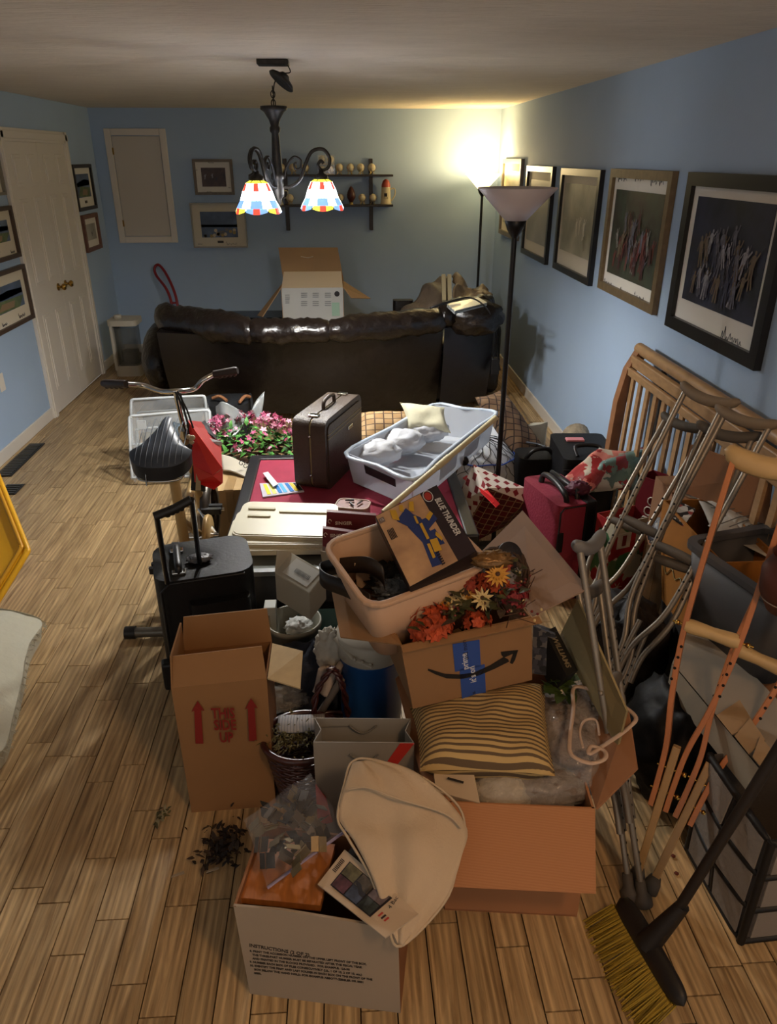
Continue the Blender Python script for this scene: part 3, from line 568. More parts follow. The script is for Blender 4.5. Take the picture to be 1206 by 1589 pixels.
# hand truck
t=thing('hand_truck',(-1.85,7.9,0),'red tubular hand truck leaning at the back wall behind the sofa','hand truck'); red=mat('red_enamel','7E1F26',.35)
pts=[PY(x,y,Yq) for x,y,Yq in ((268,500,7.7),(266,470,7.72),(258,448,7.8),(243,428,7.92),(240,416,7.95),(246,411,7.95),(256,422,7.9),(268,446,7.8),(275,470,7.72),(277,500,7.7))]
fb=[V((pts[0].x,7.62,.0))]+pts+[V((pts[-1].x+.0,7.62,.0))]
M().tube(spline(fb,6),.014,8).build('handle_loop',red,t); M().tube([pts[1],pts[8]],.011,6).build('cross_bar',red,t)
M().box((-1.78,7.56,.012),(.3,.2,.008)).build('toe_plate',red,t)
for sx in (-.18,.16): M().lathe([(0,-.02),(.07,-.02),(.08,0),(.07,.02),(0,.02)],16,(-1.78+sx,7.7,.08),Matrix.Rotation(PI/2,4,'Y')).build('wheel',cab,t)
# water cooler / purifier
t=thing('air_purifier',(-2.1,7.1,0),'white tower with a smoky clear front standing on the floor by the back left corner','air purifier'); pw=mat('cooler_white','B9B4A6',.45)
q=P(205,583); cx,cy=q.x-.02,q.y+.1; ht=PY(200,492,cy).z
rbox(M(),(cx,cy,.05),(.24,.26,.10),.04).build('base',pw,t); rbox(M(),(cx,cy,ht-.035),(.27,.28,.05),.05).build('lid',pw,t,bevel=.008)
rbox(M(),(cx-.105,cy,ht/2),(.03,.26,ht-.12),.01).build('side_rail',pw,t); rbox(M(),(cx+.01,cy-.01,ht/2),(.20,.22,ht-.16),.05,top_open=True).build('clear_tank',mat('smoky_clear','5A5E5C',.12,alpha=.55,spec=.8),t)
M().lathe([(0,0),(.035,0),(.035,.03),(0,.035)],14,(cx-.06,cy,ht-.01)).build('cap',pw,t); rbox(M(),(cx+.01,cy+.02,.16),(.14,.14,.12),.04).build('inner_filter',mat('filter_grey','8F9089',.7,bump=(40,.5)),t)
# ================= exercise bike ================================================
chrome=mat('chrome','C9C9C6',.12,1); tan=mat('bike_tan_paint','A98C5C',.4,.2); blk=mat('black_vinyl','16171A',.42,bump=(60,.1)); vinyl=mat('saddle_vinyl','3A4350',.45); rubber=mat('grip_rubber','2A1F1B',.6); redband=mat('red_band','7A2A28',.5)
t=thing('exercise_bike',(-.75,3.1,0),'vintage tan exercise bike with chrome handlebars and a black saddle','exercise bike')
hb=P(272,607,1.0); 
pl=P(197,596,1.03); pr_=P(332,581,1.05); gl=P(160,595,1.0); gr=P(369,575,1.07)
M().tube(spline([pl,P(222,598,1.01),P(250,607,.99),hb,P(300,604,.99),P(315,590,1.03),pr_],7),.0115,10).build('handlebar',chrome,t)
for a,b in ((gl,pl),(gr,pr_)):
    g=M().tube([a,a.lerp(b,.1),b.lerp(a,.05),b],[.014,.0185,.0165,.0165],10).build('grip',rubber,t)
    for k in range(4): p=a.lerp(b,.15+.2*k); M().sphere(p-V((0,0,.012)),.012,8,5).build('grip_ridge',rubber,g)
fr0=V((hb.x+.0,3.45,.10)); 
M().tube([hb,hb.lerp(fr0,.32)],.011,10).build('stem',chrome,t); M().tube([hb.lerp(fr0,.25),fr0],.021,12).build('head_tube',tan,t); M().tube([hb.lerp(fr0,.21),hb.lerp(fr0,.26)],.026,12).build('clamp',chrome,t)
sd=P(250,702,.84); se0=V((sd.x+.03,sd.y+.02,.80)); seb=V((-.70,2.86,.10))
M().tube([se0,se0.lerp(seb,.35)],.013,10).build('seat_post',chrome,t); M().tube([se0.lerp(seb,.12),seb],.022,12).build('seat_tube',tan,t)
for k in (.60,.645,.69): M().tube([se0.lerp(seb,k),se0.lerp(seb,k+.03)],.0235,12).build('red_stripe',redband,t)
M().tube([V((-.72,3.05,.50)),hb.lerp(fr0,.5)],.02,10).build('cross_tube',tan,t); M().tube([se0.lerp(seb,.4),V((-.70,3.25,.22)),fr0],.018,10).build('down_tube',tan,t)
M().tube([V((-.70,2.74,.06)),V((-.70,3.5,.06))],.025,12).build('base_beam',tan,t)
grey_t=mat('foot_steel','6C675E',.35,.6)
for y,xa,xb in ((2.74,-.985,-.45),(3.52,-.94,-.52)):
    f=M().tube([V((xa+.03,y,.035)),V((xb-.03,y,.035))],.022,12).build('stabilizer',grey_t,t)
    for xx in ((xa,xa+.045),(xb-.045,xb)): M().tube([V((xx[0],y,.035)),V((xx[1],y,.035))],.028,12).build('end_cap',cab,f)
# saddle: nose forward, quilted
sc=V((sd.x,sd.y,.835))
def out(a): # a angle, nose at +y
    x=math.cos(a); y=math.sin(a); 
    wv_=.122 if y<0 else .122*max(.30,1-.86*y**.62)
    return V((math.copysign(abs(x)**.75,x)*wv_, y*(.09 if y<0 else .19),0))
ribx=[-.09,-.068,-.045,-.022,0,.022,.045,.068,.09]
TI=.42
def top_(u,v):
    o=out(2*PI*u)*v; h=.026*(1-v**4)
    return sc+V((o.x,o.y,.012+h+TI*o.y))
def ztop(x,y):
    b=(-.10*math.sqrt(max(0,1-(x/.118)**2))) if y<0 else 9; r_=0
    for k in range(40):
        v=k/39; o=out(math.atan2(y,x))*1; 
    L0=V((x,y,0)).length; Lm=V(out(math.atan2(y,x))).length; v=min(1,L0/max(Lm,1e-4)); return .014+.026*(1-v**4)+TI*y
sad=M().grid(72,16,top_,cu=True).build('saddle_top',vinyl,t)
M().grid(72,4,lambda u,v: sc+out(2*PI*u)*(1.0-.03*v)+V((0,0,.012-.055*v+TI*out(2*PI*u).y)),cu=True).add([sc+out(2*PI*k/40)*.97+V((0,0,-.043+TI*out(2*PI*k/40).y)) for k in range(40)],[list(range(40))[::-1]]).build('saddle_skirt',blk,t)
for x in ribx:
    ys=[y/100 for y in range(-9,20) if V((x,y/100,0)).length<out(math.atan2(y/100,x)).length*.97]
    if len(ys)>2: M().tube([sc+V((x,y,ztop(x,y))) for y in ys],.0018,5).build('seam_line',mat('seam_pale','5E6670',.6),sad)
M().tube(spline([sc+V((x,y,-.050+TI*y)) for x,y in ((-.09,-.06),(0,-.085),(.09,-.06),(.04,.05),(0,.13),(-.04,.05))],6,True),.005,6,closed=True).build('saddle_rail',chrome,t)
for k in (-1,1): M().tube([sc+V((k*.0-.05,-.08,-.045)),sc+V((-.05,-.09,-.10))],.003,5).build('saddle_spring',chrome,t)
cr=V((-.70,3.12,.30))
M().tube([cr-V((.09,0,0)),cr+V((.09,0,0))],.018,10).build('crank_axle',chrome,t)
M().lathe([(0,-.012),(.10,-.012),(.105,0),(.10,.012),(0,.012)],28,cr+V((.04,0,0)),Matrix.Rotation(PI/2,4,'Y')).build('chain_guard',tan,t)
for px,py,z,sx in ((329,790,.36,1),(250,881,.22,-1)):
    pc=P(px,py,z); M().tube([cr+V((sx*.08,0,0)),V((pc.x-sx*.06,pc.y,pc.z))],.011,8).build('crank_arm',chrome,t)
    pd=M().tube([V((pc.x-.055,pc.y,pc.z)),V((pc.x+.06,pc.y,pc.z))],.008,6)
    pd=pd.build('pedal',chrome,t)
    for dy in (-.022,.022): rbox(M(),(pc.x,pc.y+dy,pc.z),(.095,.026,.028),.008).build('pedal_rubber',cab,pd)
cw=V((-.70,3.42,.28)); M().lathe([(.13,-.02),(.17,-.02),(.175,0),(.17,.02),(.13,.02)],32,cw,Matrix.Rotation(PI/2,4,'Y')).build('flywheel',mat('wheel_dark','3A342C',.4,.5),t)
for k in range(6): a=k*PI/3; M().tube([cw,cw+V((0,.135*math.cos(a),.135*math.sin(a)))],.006,5).build('wheel_spoke',chrome,t)
# cable bundle on the stem
M().tube(spline([hb+V((.01,-.02,0)),P(290,650,.88),P(298,690,.75),P(296,720,.62)],6),.004,5).tube(spline([hb,P(283,655,.86),P(303,700,.70)],6),.004,5).build('control_cable',cab,t)
# red bag hanging from the bars
t=thing('tote_bag',P(320,700,.72),'open red bag hanging by black cords from the exercise bike handlebar','bag'); rb=mat('red_fabric','C2231C',.5,bump=(30,.1)); bs=mat('black_strap','151413',.6)
F=lambda x,y,Yq=3.12: PY(x,y,Yq)
M().slab([F(291,652),F(300,722,3.06),F(330,737,3.0),F(345,726,3.02)],.006).build('front_face',rb,t)
M().slab([F(300,722,3.06),F(302,748,3.08),F(332,760,3.02),F(345,750,3.04),F(345,728,3.02),F(330,738,3.0)],.006).build('lower_lip',rb,t)
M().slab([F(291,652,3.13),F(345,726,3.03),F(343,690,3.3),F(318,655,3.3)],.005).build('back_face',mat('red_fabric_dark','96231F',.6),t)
M().slab([F(304,660,3.2),F(330,676,3.25),F(343,690,3.3),F(318,652,3.3)],.004).build('black_band',mat('charcoal_band','34353A',.6),t); M().slab([F(312,676,3.17),F(343,686,3.27),F(343,692,3.27),F(318,685,3.17)],.006).build('white_band',mat('white_band','AEB2B2',.6),t)
M().slab([F(300,722,3.1),F(319,733,3.08),F(319,762,3.08),F(297,760,3.1)],.008).build('dark_side',bs,t); M().slab([F(305,727,3.07),F(312,730,3.07),F(312,760,3.07),F(304,760,3.07)],.009).build('tan_stripe',mat('tan_web','9A8D70',.6),t)
for a in ((272,608,291,655),(276,607,300,664),(280,610,297,700)): M().tube([PY(a[0],a[1],3.10),PY((a[0]+a[2])/2+2,(a[1]+a[3])/2,3.1),PY(a[2],a[3],3.10)],.004,5).build('cord',bs,t)
for k in range(9): M().sphere(PY(292+rnd.uniform(-5,8),690+rnd.uniform(-18,12),3.05),.012,7,5).build('bead',mat(['bead_dark','bead_pale'][k%2],['2A2320','A89A80'][k%2],.3),t)
# ================= clear zipped bags ============================================
film=mat('clear_vinyl','E9F0F4',.06,alpha=.20,spec=1,bump=(9,.6)); piping=mat('white_piping','C9CFD2',.4)
def zipbag(px,label,sd,fold):
    A,B,C,D=[P(*q) for q in px]; t=thing('storage_bag',(A+B+C+D)/4*1,label,'bag'); t.location.z=0; OFF[t.name]=V(t.location)
    f=bil(A,B,C,D); ring=[f(u,v) for u,v in ((.06,0),(.94,0),(.99,.03),(1,.1),(1,.9),(.97,.98),(.9,1),(.1,1),(.03,.98),(0,.9),(0,.1),(.02,.02))]
    M().tube(spline(ring,4,True),.009,7,closed=True).build('piping',piping,t)
    dn=V((0,.10,-.12)); M().tube(spline([p+dn for p in ring],4,True),.007,6,closed=True).build('piping',piping,t)
    sheet(M(),lambda u,v:f(u,v)+V((0,-.02,.01))*math.sin(PI*u)*math.sin(PI*v),20,.02,9,sd).build('clear_front',film,t)
    M().slab([A,D,D+dn,A+dn],.002).build('clear_side',film,t); M().slab([B,C,C+dn,B+dn],.002).build('clear_side',film,t); M().slab([D,C,C+dn,D+dn],.002).build('clear_side',film,t)
    cushion(M(),f(.08,.06)+dn*.8,f(.92,.06)+dn*.8,f(.92,.9)+dn*.8,f(.08,.9)+dn*.8,.06,14,.02,sd).build('folded_linen',fold,t)
    return t
zipbag(((205,742,.05),(322,738,.05),(326,636,.42),(200,646,.42)),'clear zipped storage bag with white piping, the nearer of two behind the bike saddle',1,mat('khaki_linen','7A7868',.8,bump=(10,.6),var=(4,.3)))
M().box(P(220,659,.36),(.055,.01,.055)).build('care_card',mat('card_white','C5C9CA',.6),bpy.data.objects['storage_bag']); 
zipbag(((205,690,.15),(322,680,.15),(318,614,.46),(203,620,.46)),'clear zipped storage bag with white piping, standing behind the nearer one',2,mat('dark_linen','55584F',.8,bump=(10,.6),var=(4,.4)))
tag(crumple(M(),P(268,672,.31),.08,(1.1,.8,.8),.3,4,9).build('crumpled_cloth',mat('slate_cloth','4A565E',.6,bump=(20,.5))),'small slate grey crumpled cloth on the nearer clear bag','cloth')
# duffel behind
t=thing('duffel_bag',P(375,650,0)*1,'black duffel bag with tan leather handles on the floor at the foot of the sofa','bag'); dm=mat('black_canvas','17181B',.75,bump=(40,.2))
a=P(318,616,.34); b=P(388,612,.34); rbox(M(),((a.x+b.x)/2,5.22,.16),(b.x-a.x,.3,.33),.07,taper=.95).build('body',dm,t,bevel=.03,bseg=3)
lth=mat('tan_leather','9A6A48',.5)
for p in ((330,618,352,622),(372,624,388,616)): M().tube(spline([P(p[0],p[1],.35),P((p[0]+p[2])/2,(p[1]+p[3])/2-5,.37),P(p[2],p[3],.35)],5),.012,7).build('handle',lth,t)
M().tube(spline([P(388,612,.34),P(391,630,.30),P(389,650,.2)],5),.012,6).build('strap',dm,t)
# ================= basket of flowers ============================================
def leafm(m,c,d,l,w,up=V((0,0,1)),curl=.2):
    c=V(c); d=V(d).normalized(); s=d.cross(up); s=s.normalized() if s.length>1e-4 else V((1,0,0)); n=s.cross(d)
    pts=[c,c+d*l*.35+s*w*.5+n*l*.05,c+d*l*.7+s*w*.35-n*l*curl*.3,c+d*l-n*l*curl,c+d*l*.7-s*w*.35-n*l*curl*.3,c+d*l*.35-s*w*.5+n*l*.05,c+d*l*.5]
    return m.add(pts,[(0,1,6),(1,2,6),(2,3,6),(3,4,6),(4,5,6),(5,0,6)])
def rv(r,zmin=-.2): 
    while 1:
        v=V((r.uniform(-1,1),r.uniform(-1,1),r.uniform(zmin,1)))
        if .1<v.length<1: return v.normalized()
def flower(m,c,n,r,k=6,cup=.3,w=.55):
    n=V(n).normalized(); x=n.orthogonal().normalized(); y=n.cross(x)
    for i in range(k): a=2*PI*i/k; d=x*math.cos(a)+y*math.sin(a)+n*cup; leafm(m,c,d,r,r*w,n,.15)
    return m
wick=mat('twig_brown','4A3323',.7,var=(30,.4)); 
bc=P(385,700,.30); t=thing('flower_basket',(bc.x,bc.y,0),'twig basket full of pink blossom and green leaves left of the brown suitcase','basket')
for k in range(12): M().tube([V((bc.x+.27*math.cos(a)*(1-.012*k),bc.y+.20*math.sin(a)*(1-.012*k),.30-.016*k+.008*math.sin(9*a+k*2))) for a in [2*PI*i/40 for i in range(40)]],.0095,6,closed=True).build('woven_twig',wick,t)
for k in range(5): a=-2.6+k*.5; M().tube([V((bc.x+.25*math.cos(a),bc.y+.19*math.sin(a),.28)),V((bc.x+.36*math.cos(a+.2),bc.y+.3*math.sin(a+.2),.30+.02*k))],.004,5).build('loose_twig',mat('pale_twig','A58B63',.7),t)
r=random.Random(11); g1=M();g2=M();pk=[M(),M(),M()]
for i in range(330):
    a=r.uniform(0,2*PI); q=r.uniform(.1,1)**.5; c=V((bc.x+.29*q*math.cos(a),bc.y+.23*q*math.sin(a),.30+.10*(1-q*q)+r.uniform(-.02,.05))); leafm(g1 if r.random()<.6 else g2,c,rv(r),r.uniform(.03,.06),r.uniform(.02,.035))
for i in range(300):
    a=r.uniform(.2,PI+.4) if r.random()<.6 else r.uniform(0,2*PI); q=r.uniform(.3,1.05)**.5; c=V((bc.x+.30*q*math.cos(a),bc.y+.24*q*math.sin(a)+.02,.36+.12*(1-q*q)+r.uniform(-.02,.07))); flower(pk[i%3],c,rv(r,.2),r.uniform(.014,.026),5)
tag(g1.build('foliage',mat('leaf_green','4F8A3C',.5),t),kind='stuff'); tag(g2.build('foliage',mat('leaf_dark','2F4F2A',.5),t),kind='stuff')
for m_,n_,c_ in zip(pk,('a','b','c'),('B5567A','D59AAE','8E3A55')): tag(m_.build('blossom',mat('petal_'+n_,c_,.5),t),kind='stuff')
gs=mat('silver_satin','8F9494',.3,.1,bump=(8,.5)); 
tag(sheet(M(),lambda u,v: P(335+75*u,628+30*v+10*math.sin(5*u),.50-.1*v)+V((0,0,.05*math.sin(7*u+3*v))),24,.03,6,3).build('satin_cloth',gs,solid=.004),'crumpled silver grey satin cloth lying on the back of the flower basket','cloth')
# small tapestry / paper bag in front of the basket, tan box beneath
kb=mat('tan_card','A58A62',.8,var=(5,.08))
t=thing('moving_box',P(350,790,0),'tan cardboard box standing on the floor between the bike and the burgundy table','box')
a=P(322,795,.0); rbox(M(),(a.x+.20,3.83,.15),(.36,.36,.30),.004,T=Matrix.Rotation(.1,4,'Z')).build('body',kb,t); M().box((a.x+.20,3.649,.20),(.05,.003,.18)).box((a.x+.2,3.83,.302),(.05,.36,.003)).build('tape_strip',mat('brown_tape','8F7550',.35),t)
t=thing('printed_bag',P(385,712,.32),'white bag with a scrolled dark print lying below the flower basket','bag')
sheet(M(),lambda u,v: P(344+66*u,712+18*u+22*(v-.2)*(1-.2*u),.36-.04*v)+V((0,0,.01*math.sin(8*u))),16,.01,9,5).build('body',mat('cream_cotton','B9B2A2',.7),t,solid=.01)
for k in range(4): c=P(375+7*k,722+5*math.sin(k*2),.36); M().tube([c+V((.018*math.cos(a)*(1-a/9),-.002,.018*math.sin(a)*(1-a/9)+.012)) for a in [i*.5 for i in range(14)]],.002,4).build('scroll_print',ink,t)
# ================= burgundy game table ==========================================
bur=mat('burgundy_felt','86213A',.85,var=(12,.08)); t=thing('game_table',(.1,3.3,0),'low burgundy felt topped game table with a black rim, under the suitcase and the bin','table')
x0,x1,y0,y1,zt_=-.50,.53,2.84,3.80,.42
M().box(((x0+x1)/2,(y0+y1)/2,zt_-.015),(x1-x0-.04,y1-y0-.04,.03)).build('felt_top',bur,t)
blr=mat('black_laminate','17171A',.35)
for a in ((x0-.03,y0,.06,y1-y0+.06),(x1-.03,y0,.06,y1-y0+.06)): M().box((a[0]+.03,(y0+y1)/2,zt_-.055),(.06,y1-y0+.06,.13)).build('rim',blr,t,bevel=.008)
for y in (y0-.0,y1): M().box(((x0+x1)/2,y,zt_-.055),(x1-x0,.06,.126)).build('rim',blr,t,bevel=.008)
for x in (x0+.03,x1-.03):
    for y in (y0+.03,y1-.03): M().box((x,y,.165),(.06,.06,.33)).build('leg',blr,t)
for y in (2.95,3.3,3.65): M().lathe([(0,0),(.009,0)],8,(x0-.031,y,.38),Matrix.Rotation(-PI/2,4,'Y')).build('rivet',chrome,t)
# painted packet
t=thing('activity_packet',P(450,757,.43),'flat packet printed with blue and yellow paint strokes on the burgundy table','packet')
A,B,C,D=P(408,771,.428),P(472,762,.428),P(462,748,.428),P(403,750,.428); M().slab([A,B,C,D],.006).build('sheet',mat('packet_violet','B9B7C4',.4),t); f=bil(A,B,C,D)
for u0,c_ in ((.12,'D9CB3A'),(.26,'E3DE7A'),(.40,'2F7FC4'),(.52,'58A9D8'),(.68,'1E6DB5'),(.80,'C9B43A'),(.9,'20242C')): M().slab([f(u0,.1)+V((0,0,.002)),f(u0+.09,.1)+V((0,0,.002)),f(u0+.05,.9)+V((0,0,.002)),f(u0-.04,.9)+V((0,0,.002))],.001).build('paint_stroke',mat('stroke_'+c_,c_,.4),t)
M().slab([P(408,735,.44),P(416,733,.44),P(432,752,.44),P(424,756,.44)],.004).build('tag_card',mat('card_white','C5C9CA',.6),t)
# ================= brown suitcase ==============================================
scm=mat('suitcase_vinyl','3B2E25',.45,bump=(150,.25),var=(4,.2)); sce=mat('suitcase_edge','8A7E5C',.5,bump=(90,.2))
t=thing('suitcase',P(505,765,.42),'old brown hard suitcase with a handle standing on the burgundy table','suitcase')
A=P(508,764,.42); B=P(562,708,.42); hgt=.36; d=(B-A); d.z=0; dn=V((-d.y,d.x,0)).normalized(); th=.17; L_=d.length; dx=d.normalized(); tilt=V((0,0,1))
T=Matrix(((dx.x,dn.x,0,A.x),(dx.y,dn.y,0,A.y),(0,0,1,.42),(0,0,0,1)))
def vbox(cx,cz,w,h,y0,y1,r,nm,m_,par,bev=.012):
    # rounded in the x-z plane
    mm_=M(T@Matrix.Translation((cx,(y0+y1)/2,cz))@Matrix.Rotation(PI/2,4,'X')); rbox(mm_,(0,0,0),(w,h,abs(y1-y0)),r); return mm_.build(nm,m_,par,bevel=bev,bseg=3)
vbox(L_/2,hgt/2,L_,hgt,0,.075,.05,'front_shell',scm,t); vbox(L_/2,hgt/2,L_,hgt,.085,th,.05,'back_shell',scm,t); vbox(L_/2,hgt/2,L_-.012,hgt-.012,.070,.09,.045,'closure_band',sce,t,.002)
vbox(L_/2,hgt/2,L_-.05,hgt-.06,-.006,.01,.03,'front_inset',scm,t,.004)
for z in (.285,.265): M(T).tube([(.0+.02,-.006,z),(L_-.02,-.006,z)],.0025,5).build('stitch_line',sce,t)
M(T).box((L_*.62,-.009,.235),(.06,.004,.018)).build('name_plate',chrome,t,bevel=.003)
M(T).tube(spline([(L_*.36,.08,hgt),(L_*.38,.08,hgt+.035),(L_*.5,.08,hgt+.045),(L_*.62,.08,hgt+.035),(L_*.64,.08,hgt)],6),.010,8).build('handle',scm,t)
for x in (.13,.87): M(T).box((L_*x,.08,hgt+.004),(.035,.05,.012)).build('latch',chrome,t,bevel=.003)
for z in (.08,.28): M(T).sphere((-.002,.08,z),.007,8,6).build('rivet',chrome,t)
# ================= plaid cushions, cream pillow ================================
def plaid(name='plaid_fabric'):
    if name in MATS: return MATS[name]
    m=lattice(name,.05,'9A7A50','A88C64','4A3626',.14,0,.8); return m
pm_=plaid()
def uvgrid(o,s=1.0):
    uv=o.data.uv_layers[0]
    for p in o.data.polygons:
        for li,vi in zip(p.loop_indices,p.vertices):
            co=o.data.vertices[vi].co; uv.data[li].uv=(co.x*s,(co.y+co.z)*s)
t=cushion(M(),P(540,705,.44),P(640,690,.44),P(655,640,.60),P(560,640,.60),.14,18,.01,3).build('cushion',pm_); uvgrid(t); tag(t,'brown plaid cushion lying behind the suitcase and the clear bin','cushion')
t=cushion(M(),P(805,716,.22),P(845,700,.25),P(778,604,.60),P(737,616,.60),.15,18,.01,4).build('cushion',lattice('plaid_dark',.05,'6E5540','7C6248','2E211A',.14,0,.8)); uvgrid(t); tag(t,'darker brown plaid cushion standing behind the near floor lamp pole','cushion')
cw_=mat('cream_cushion','C9C6AC',.8,bump=(25,.2))
tag(cushion(M(),P(632,668,.56),P(700,672,.56),P(690,632,.66),P(620,624,.68),.10,16,.012,5,.12).build('cushion',cw_),'cream cushion lying in the back of the clear bin','cushion')
tag(cushion(M(),P(800,705,.1),P(842,720,.1),P(850,655,.42),P(808,662,.42),.12,14,.01,6).build('cushion',mat('white_cushion','A9A392',.8)),'off white cushion standing behind the dark plaid cushion by the right wall','cushion')
# rug roll, wood board leaning at right wall
t=thing('rolled_rug',P(845,700,.2),'beige brocade rug roll leaning against the right wall base','rug'); rg=mat('rug_beige','8A7D68',.9,bump=(60,.4),var=(25,.3))
a=V((1.46,4.42,.30)); b=V((1.40,3.75,.07)); M().tube([a,b],.085,18).build('roll',rg,t); M().tube([a+(a-b).normalized()*.002,a+(a-b).normalized()*.006],.06,16).tube([a+(a-b).normalized()*.004,a+(a-b).normalized()*.009],.03,12).build('roll_end',mat('rug_backing','6E6554',.9),t)
t=thing('wood_board',(1.45,5.6,0),'light wooden board lying along the right baseboard past the sofa','board'); M().slab([PX(768,592,1.45),P(828,690,.02),P(842,690,.12),PX(778,588,1.50)],.02).build('board',mat('pine_board','8A6E48',.6,var=(20,.2)),t)
# ================= clear underbed bin =========================================
cb=mat('frosted_plastic','CBD3DE',.25,alpha=.62,spec=.6); cbr=mat('frosted_rim','C4D2E2',.25,alpha=.85)
A,B,C,D=P(537,703,.60),P(640,744,.60),P(770,640,.62),P(672,628,.62)
t=thing('storage_bin',P(640,740,.42),'long clear plastic underbed bin on the burgundy table','storage bin')
dxy=(C-B).normalized(); a_,b_,c_,d_=[p+V((0,0,-.16)) for p in (A,B,C,D)]; cen=(A+B+C+D)/4; bt=[p.lerp(cen+V((0,0,-.16)),.08) for p in (a_,b_,c_,d_)]
def wall(p,q,r,s,nm): M().slab([p,q,r,s],.004).build(nm,cb,t)
wall(bt[0],bt[1],B,A,'end_wall'); wall(bt[1],bt[2],C,B,'side_wall'); wall(bt[2],bt[3],D,C,'end_wall'); wall(bt[3],bt[0],A,D,'side_wall'); M().slab(bt,.004).build('floor_panel',cb,t)
M().tube(spline([A,A.lerp(B,.5),B,B.lerp(C,.25),B.lerp(C,.5),B.lerp(C,.75),C,C.lerp(D,.5),D,D.lerp(A,.5)],4,True),.012,8,closed=True,flat=.8).build('rim',cbr,t)
f=bil(bt[0],bt[1],B,A); 
M().slab([f(.28,.55),f(.75,.5),f(.75,.78),f(.28,.85)],-.003).build('dark_label',mat('label_dark','2A2B30',.5),t)
g=bil(bt[1],bt[2],C,B)
for u in (.06,.62): q=g(u,.1); M().lathe([(0,-.012),(.024,-.012),(.024,.012),(0,.012)],12,q,Matrix.Rotation(PI/2,4,'X')).build('wheel',cab,t)
for k in range(2): u=.3+.3*k; M().slab([g(u,.15),g(u+.2,.15),g(u+.2,.6),g(u,.6)],-.002).build('moulded_panel',cbr,t)
for k,(px,py) in enumerate(((588,702),(626,684),(664,668))): tag(crumple(M(),P(px,py,.55),.085,(1.3,1,.7),.2,3,20+k).build('wrapped_bundle',mat('bundle_white','B5B9C0',.5,bump=(12,.5))),['white wrapped bundle at the near end inside the clear bin','white wrapped bundle in the middle of the clear bin','white wrapped bundle next to the cream cushion in the clear bin'][k],'bundle')
# long rod
t=thing('long_rod',P(680,720,.55),'long cream wooden rod lying diagonally over the clear bin edge','rod'); ro=mat('cream_wood_rod','C6BD98',.5,var=(14,.12))
A=P(595,795,.53); B=P(770,648,.80); M().tube([A,A.lerp(B,.45)],.0135,10).tube([A.lerp(B,.56),B],.0135,10).build('shaft',ro,t); M().tube([A.lerp(B,.45),A.lerp(B,.56)],.016,10).build('ferrule',ro,t)
# red ribbon
t=M(); 
for k in range(5): t.slab([P(718+k*2,742,.44),P(724+k*3,738,.44),P(752+6*k,758+k*6,.43+.01*k),P(746+6*k,764+k*6,.43)],.002)
tag(t.build('ribbon',mat('red_ribbon','C2292B',.35)),'bright red ribbon lying on the burgundy table by the bin wheel','ribbon')
# net laundry bag
t=thing('mesh_bag',P(755,740,0),'white round bag under a black netting with blue trim around the near lamp pole','bag'); wb=mat('white_cotton','B9BEC4',.8,bump=(10,.3))
bc=P(752,730,.22); bc.y+=.12; Rn=.27
dome=lambda a,b,e=0: V((bc.x+(Rn+e)*math.cos(a)*math.cos(b),bc.y+(Rn+e)*math.sin(a)*math.cos(b),.06+(Rn*1.25+e)*math.sin(b)*.95+.015*nz(V((math.cos(a),math.sin(a),b)),2)))
M().grid(32,12,lambda u,v:dome(2*PI*u,PI/2*v-.1),cu=True).build('bag_body',wb,t); blk_=mat('net_black','17181D',.6)
net=M(); rr=random.Random(4)
for k in range(16):
    a0=2*PI*k/16
    for s in (-1,1): net.tube([dome(a0+s*b*.9+.06*math.sin(b*17+k),b,.004) for b in [i*.09 for i in range(17)]],.0019,4)
tag(net.build('netting',blk_,t),kind='stuff'); M().tube([dome(a,.75,.006) for a in [2*PI*i/40 for i in range(40)]],.004,5,closed=True).build('blue_trim',mat('blue_trim','2F55B8',.5),t)
M().sphere(dome(3.6,.55,-.03),.07,12,8,(1,1,1.3)).build('brown_patch',mat('brown_plush','6A5248',.9),t)
# white sheets behind net bag
tag(sheet(M(),lambda u,v: P(700+135*u,705-25*v-12*math.sin(3*u),.15+.12*math.sin(PI*u))+V((0,0,.03*math.sin(9*u+v*5))),22,.04,5,8).build('white_sheet',wb,solid=.006),'crumpled white bed sheet heaped behind the netted bag','sheet')
# blue white cable
t=M().tube(spline([P(815,686,.34),P(838,690,.34),P(853,700,.32),P(858,715,.25)],6),.006,6).build('striped_cord',mat('cord_dark','30343A',.5)); tag(t,'dark cord looping by the right wall behind the suitcases','cord')
t=M().tube(spline([P(849,694,.335),P(857,703,.31),P(856,722,.27),P(851,735,.26)],6),.008,6).build('woven_strap',stripes('strap_stripes','C9CED6','2F4C9A',60,0)); tag(t,'blue and white striped strap behind the burgundy suitcase','strap')
# ================= diamond patterned gift box ==================================
dA=lattice('diamond_white',.034,'7A1F26','C9C2B8','C9C2B8',.28,PI/4,.5); dB=lattice('diamond_red','.05' and .036,'5E161C','4A1218','9A8462',.10,PI/4,.5)
t=thing('gift_bag',P(760,790,.2),'gift bag with white and burgundy diamond patterns leaning behind the beige tub','gift bag')
a=P(735,721,.52); b=P(757,757,.47); c=P(727,812,.22); d=P(702,786,.30); e=P(816,757,.44); e2=P(818,780,.38); f_=P(818,800,.24); g_=P(742,838,.12)
M().slab([d,c,b,a],.012).build('lattice_face',dA,t); M().slab([b,e2,e,a],.012).build('lattice_top',dA,t); M().slab([c,g_,f_,e2,b],.012).build('check_face',dB,t)
